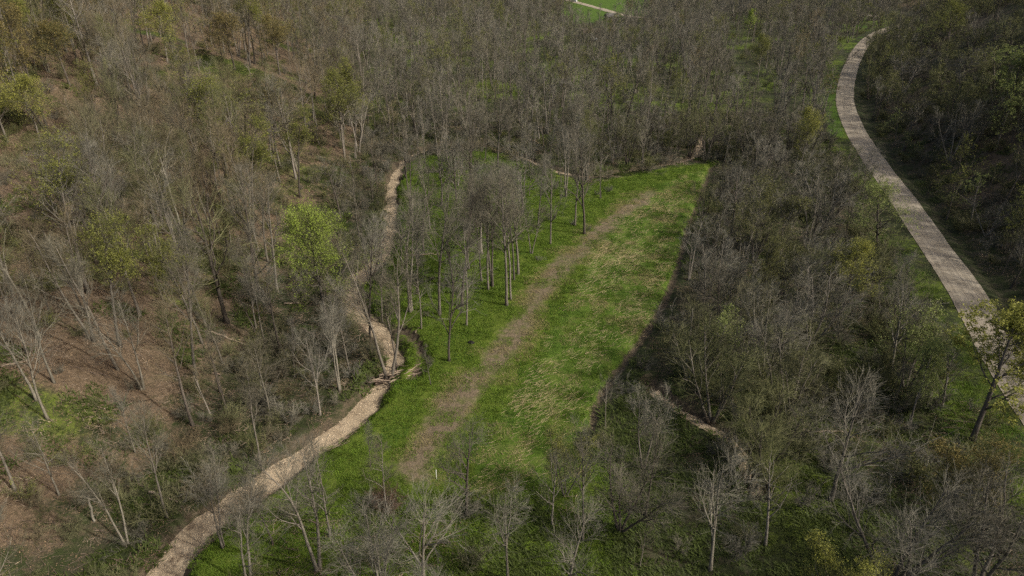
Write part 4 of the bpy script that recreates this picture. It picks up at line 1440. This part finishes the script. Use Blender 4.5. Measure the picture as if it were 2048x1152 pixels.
for k, (bx_, by_, ty2, lab) in enumerate([(188, 1042, 992, "broken pale snag standing on lower brown slope"), (817, 270, 185, "white broken snag in far valley wood"), (463, 500, 460, "short broken stump on slope up left of bright green tree")]):
    p = on_ground(bx_, by_)
    d = ray(bx_, ty2)
    H = CAM_H + d[2] * p[1] / d[1] - p[2]
    add("snag", log_mesh("snag", [0, 0, -0.4], [0.25, 0.1, max(1.5, H)], 0.13, M['pale'], 300 + k, 4), loc=p, label=lab, cat="snag", group="dead snags")

jam = bpy.data.objects.new("log_jam", None)
COL.objects.link(jam)
c0, c1 = at(738, 770, -0.6), at(832, 742, -0.3)
mid = (c0 + c1) / 2
jam.location = (mid[0], mid[1], -0.9)
tag(jam, "heap of driftwood logs jammed across the gravel stream", "log jam")
ax_ = (c1 - c0)
ax_l = np.linalg.norm(ax_)
ax_ = ax_ / ax_l
nn = np.array([-ax_[1], ax_[0]])
for k in range(40):
    c = ax_ * RNG.uniform(-0.42, 0.42) * ax_l + nn * RNG.normal(0, 0.75)
    ang = RNG.normal(0, 0.35)
    dv = ax_ * math.cos(ang) + nn * math.sin(ang)
    L = RNG.uniform(0.8, 3.8)
    z0 = RNG.uniform(0.05, 0.8)
    a3 = np.array([*(c - dv * L / 2), z0 + RNG.normal(0, 0.15)])
    b3 = np.array([*(c + dv * L / 2), z0 + RNG.normal(0, 0.2)])
    a3[2], b3[2] = max(0, a3[2]), max(0.02, b3[2])
    add("log", log_mesh("log", a3, b3, RNG.uniform(0.04, 0.15), M['log' if RNG.random() < 0.5 else 'log_dark'], 400 + k, 1), parent=jam)

# brown brush heap
p = on_ground(778, 1012)
g = gen_shrub(950, 2.2, 34)
add("brush_heap", tri_mesh("brush_heap", g['twig'][0] * np.array([1.2, 1.2, 1.0]), g['twig'][1], [plain("dead_brush", (0.10, 0.068, 0.048), 0.9, 0.4, 1.5)], shade=False), loc=p, label="reddish brown heap of dead brush in grass below the meadow", cat="brush heap")

# white marker post and black lump
p = on_ground(873, 958)
e = add("marker_post", None, loc=p, label="short white marker post in grass at the meadow's lower end", cat="post")
white = plain("white_plastic", (0.5, 0.5, 0.46), 0.5, 0.06)
V, T = tube(np.array([[[0, 0, -0.2], [0, 0, 0.4], [0.01, 0, 1.05]]]), np.array([[0.04, 0.04, 0.035]]), 8)
add("tube", tri_mesh("tube", V, T, [white]), parent=e)
V, T = tube(np.array([[[0.01, 0, 1.05], [0.01, 0, 1.13], [0.01, 0, 1.2]]]), np.array([[0.05, 0.055, 0.02]]), 8)
add("cap", tri_mesh("cap", V, T, [white]), parent=e)

p = on_ground(942, 686)
rg = np.random.default_rng(4)
th, ph = np.meshgrid(np.linspace(0, 2 * math.pi, 13)[:-1], np.linspace(0.05, 1.55, 6))
rr = 1 + rg.normal(0, 0.13, th.shape)
V = np.stack([0.42 * rr * np.cos(th) * np.sin(ph), 0.27 * rr * np.sin(th) * np.sin(ph), 0.34 * rr * np.cos(ph) - 0.03], -1).reshape(-1, 3)
idx = np.arange(72).reshape(6, 12)
Q = np.stack([idx[:-1], np.roll(idx, -1, 1)[:-1], np.roll(idx, -1, 1)[1:], idx[1:]], -1).reshape(-1, 4)
T = np.concatenate([Q[:, [0, 1, 2]], Q[:, [0, 2, 3]], np.stack([np.full(10, 0), np.arange(1, 11), np.arange(2, 12)], -1)])
add("boulder", tri_mesh("boulder", V, T, [plain("black_rock", (0.012, 0.011, 0.011), 0.8, 0.4)], shade=False), loc=p, label="small black lump lying in bright green grass left of the brown track", cat="boulder")


# ------------------------------------------------------------------ far sheds and vehicles
def box(x0, x1, y0, y1, z0, z1):
    V = np.array([[x, y, z] for z in (z0, z1) for y in (y0, y1) for x in (x0, x1)], float)
    Q = np.array([[0, 2, 3, 1], [4, 5, 7, 6], [0, 1, 5, 4], [2, 6, 7, 3], [0, 4, 6, 2], [1, 3, 7, 5]])
    return V, np.concatenate([Q[:, [0, 1, 2]], Q[:, [0, 2, 3]]])


def prism(prof, x0, x1):
    """profile (y,z) extruded along x"""
    n = len(prof)
    V = np.array([[x, y, z] for x in (x0, x1) for y, z in prof], float)
    T = []
    for i in range(n):
        j = (i + 1) % n
        T += [[i, j, n + j], [i, n + j, n + i]]
    for k in range(1, n - 1):
        T += [[0, k + 1, k], [n, n + k, n + k + 1]]
    return V, np.array(T)


def shed(px_, py_, rz, w, dpt, h, roof, wall, label):
    e = add("shed", None, loc=on_ground(px_, py_), label=label, cat="shed")
    e.rotation_euler = (0, 0, rz)
    V, T = prism([(-dpt / 2, -0.5), (dpt / 2, -0.5), (dpt / 2, h), (0, h + dpt * 0.27), (-dpt / 2, h)], -w / 2, w / 2)
    wl = add("wall", tri_mesh("wall", V, T, [wall], shade=False), parent=e)
    for s in (-1, 1):
        o = 0.45
        V, T = prism([(0, h + dpt * 0.27 + 0.14), (s * (dpt / 2 + o), h - o * 0.54 + 0.14), (s * (dpt / 2 + o), h - o * 0.54 + 0.02), (0, h + dpt * 0.27 + 0.02)], -w / 2 - 0.4, w / 2 + 0.4)
        add("roof_slope", tri_mesh("roof_slope", V, T, [roof], shade=False), parent=e)
    V, T = box(-0.5 - w * 0.2, 0.5 - w * 0.2, -dpt / 2 - 0.05, -dpt / 2 + 0.02, 0, 2.05)
    add("door", tri_mesh("door", V, T, [plain("shed_door", (0.09, 0.07, 0.055))], shade=False), parent=e)
    V, T = box(0.6, 1.7, -dpt / 2 - 0.04, -dpt / 2 + 0.02, 1.0, 1.9)
    wdw = add("window", tri_mesh("window", V, T, [plain("dark_glass", (0.03, 0.035, 0.04), 0.15)], shade=False), parent=e)
    return e


shed(1182, 74, 0.08, 7.6, 5.0, 2.4, plain("brown_roof", (0.13, 0.092, 0.07), 0.8), plain("shed_wood", (0.10, 0.075, 0.06), 0.9), "small wooden shed with brown gable roof below the lawn")
shed(1222, 40, 0.3, 6.5, 4.5, 2.3, plain("grey_roof", (0.12, 0.115, 0.11), 0.6), plain("grey_wood", (0.16, 0.15, 0.14), 0.9), "grey roofed shed at the end of the far driveway")


def car(px_, py_, rz, paint, label):
    e = add("car", None, loc=on_ground(px_, py_) + np.array([0, 0, 0.0]), label=label, cat="car", group="vehicles by the far lawn")
    e.rotation_euler = (0, 0, rz)
    pr = [(-2.2, 0.45), (-2.25, 0.85), (-2.1, 1.0), (2.0, 1.02), (2.2, 0.9), (2.2, 0.45)]
    V, T = prism([(y, z) for y, z in pr], -0.9, 0.9)
    add("body", tri_mesh("body", V, T, [paint], shade=False), parent=e)
    V, T = prism([(-1.25, 1.0), (1.85, 1.0), (1.45, 1.55), (-0.5, 1.58)], -0.78, 0.78)
    cb = add("cabin", tri_mesh("cabin", V, T, [plain("car_glass", (0.03, 0.035, 0.045), 0.1)], shade=False), parent=e)
    V, T = prism([(-0.55, 1.57), (1.5, 1.55), (1.45, 1.62), (-0.45, 1.64)], -0.76, 0.76)
    add("roof", tri_mesh("roof", V, T, [paint], shade=False), parent=e)
    rub = plain("tyre_rubber", (0.02, 0.02, 0.02))
    for sx_ in (-0.85, 0.85):
        for sy_ in (-1.4, 1.4):
            V, T = tube(np.array([[[sx_ - 0.1, sy_, 0.33], [sx_ + 0.1, sy_, 0.33]]]), np.array([[0.33, 0.33]]), 12)
            add("wheel", tri_mesh("wheel", V, T, [rub], shade=False), parent=e)


paint_w = plain("white_paint", (0.75, 0.75, 0.75), 0.3, 0.03)
car(1186, 81, 1.4, paint_w, "small white car parked in front of the brown shed")
car(1148, 4, 1.0, paint_w, "white car parked at the far driveway's upper end")
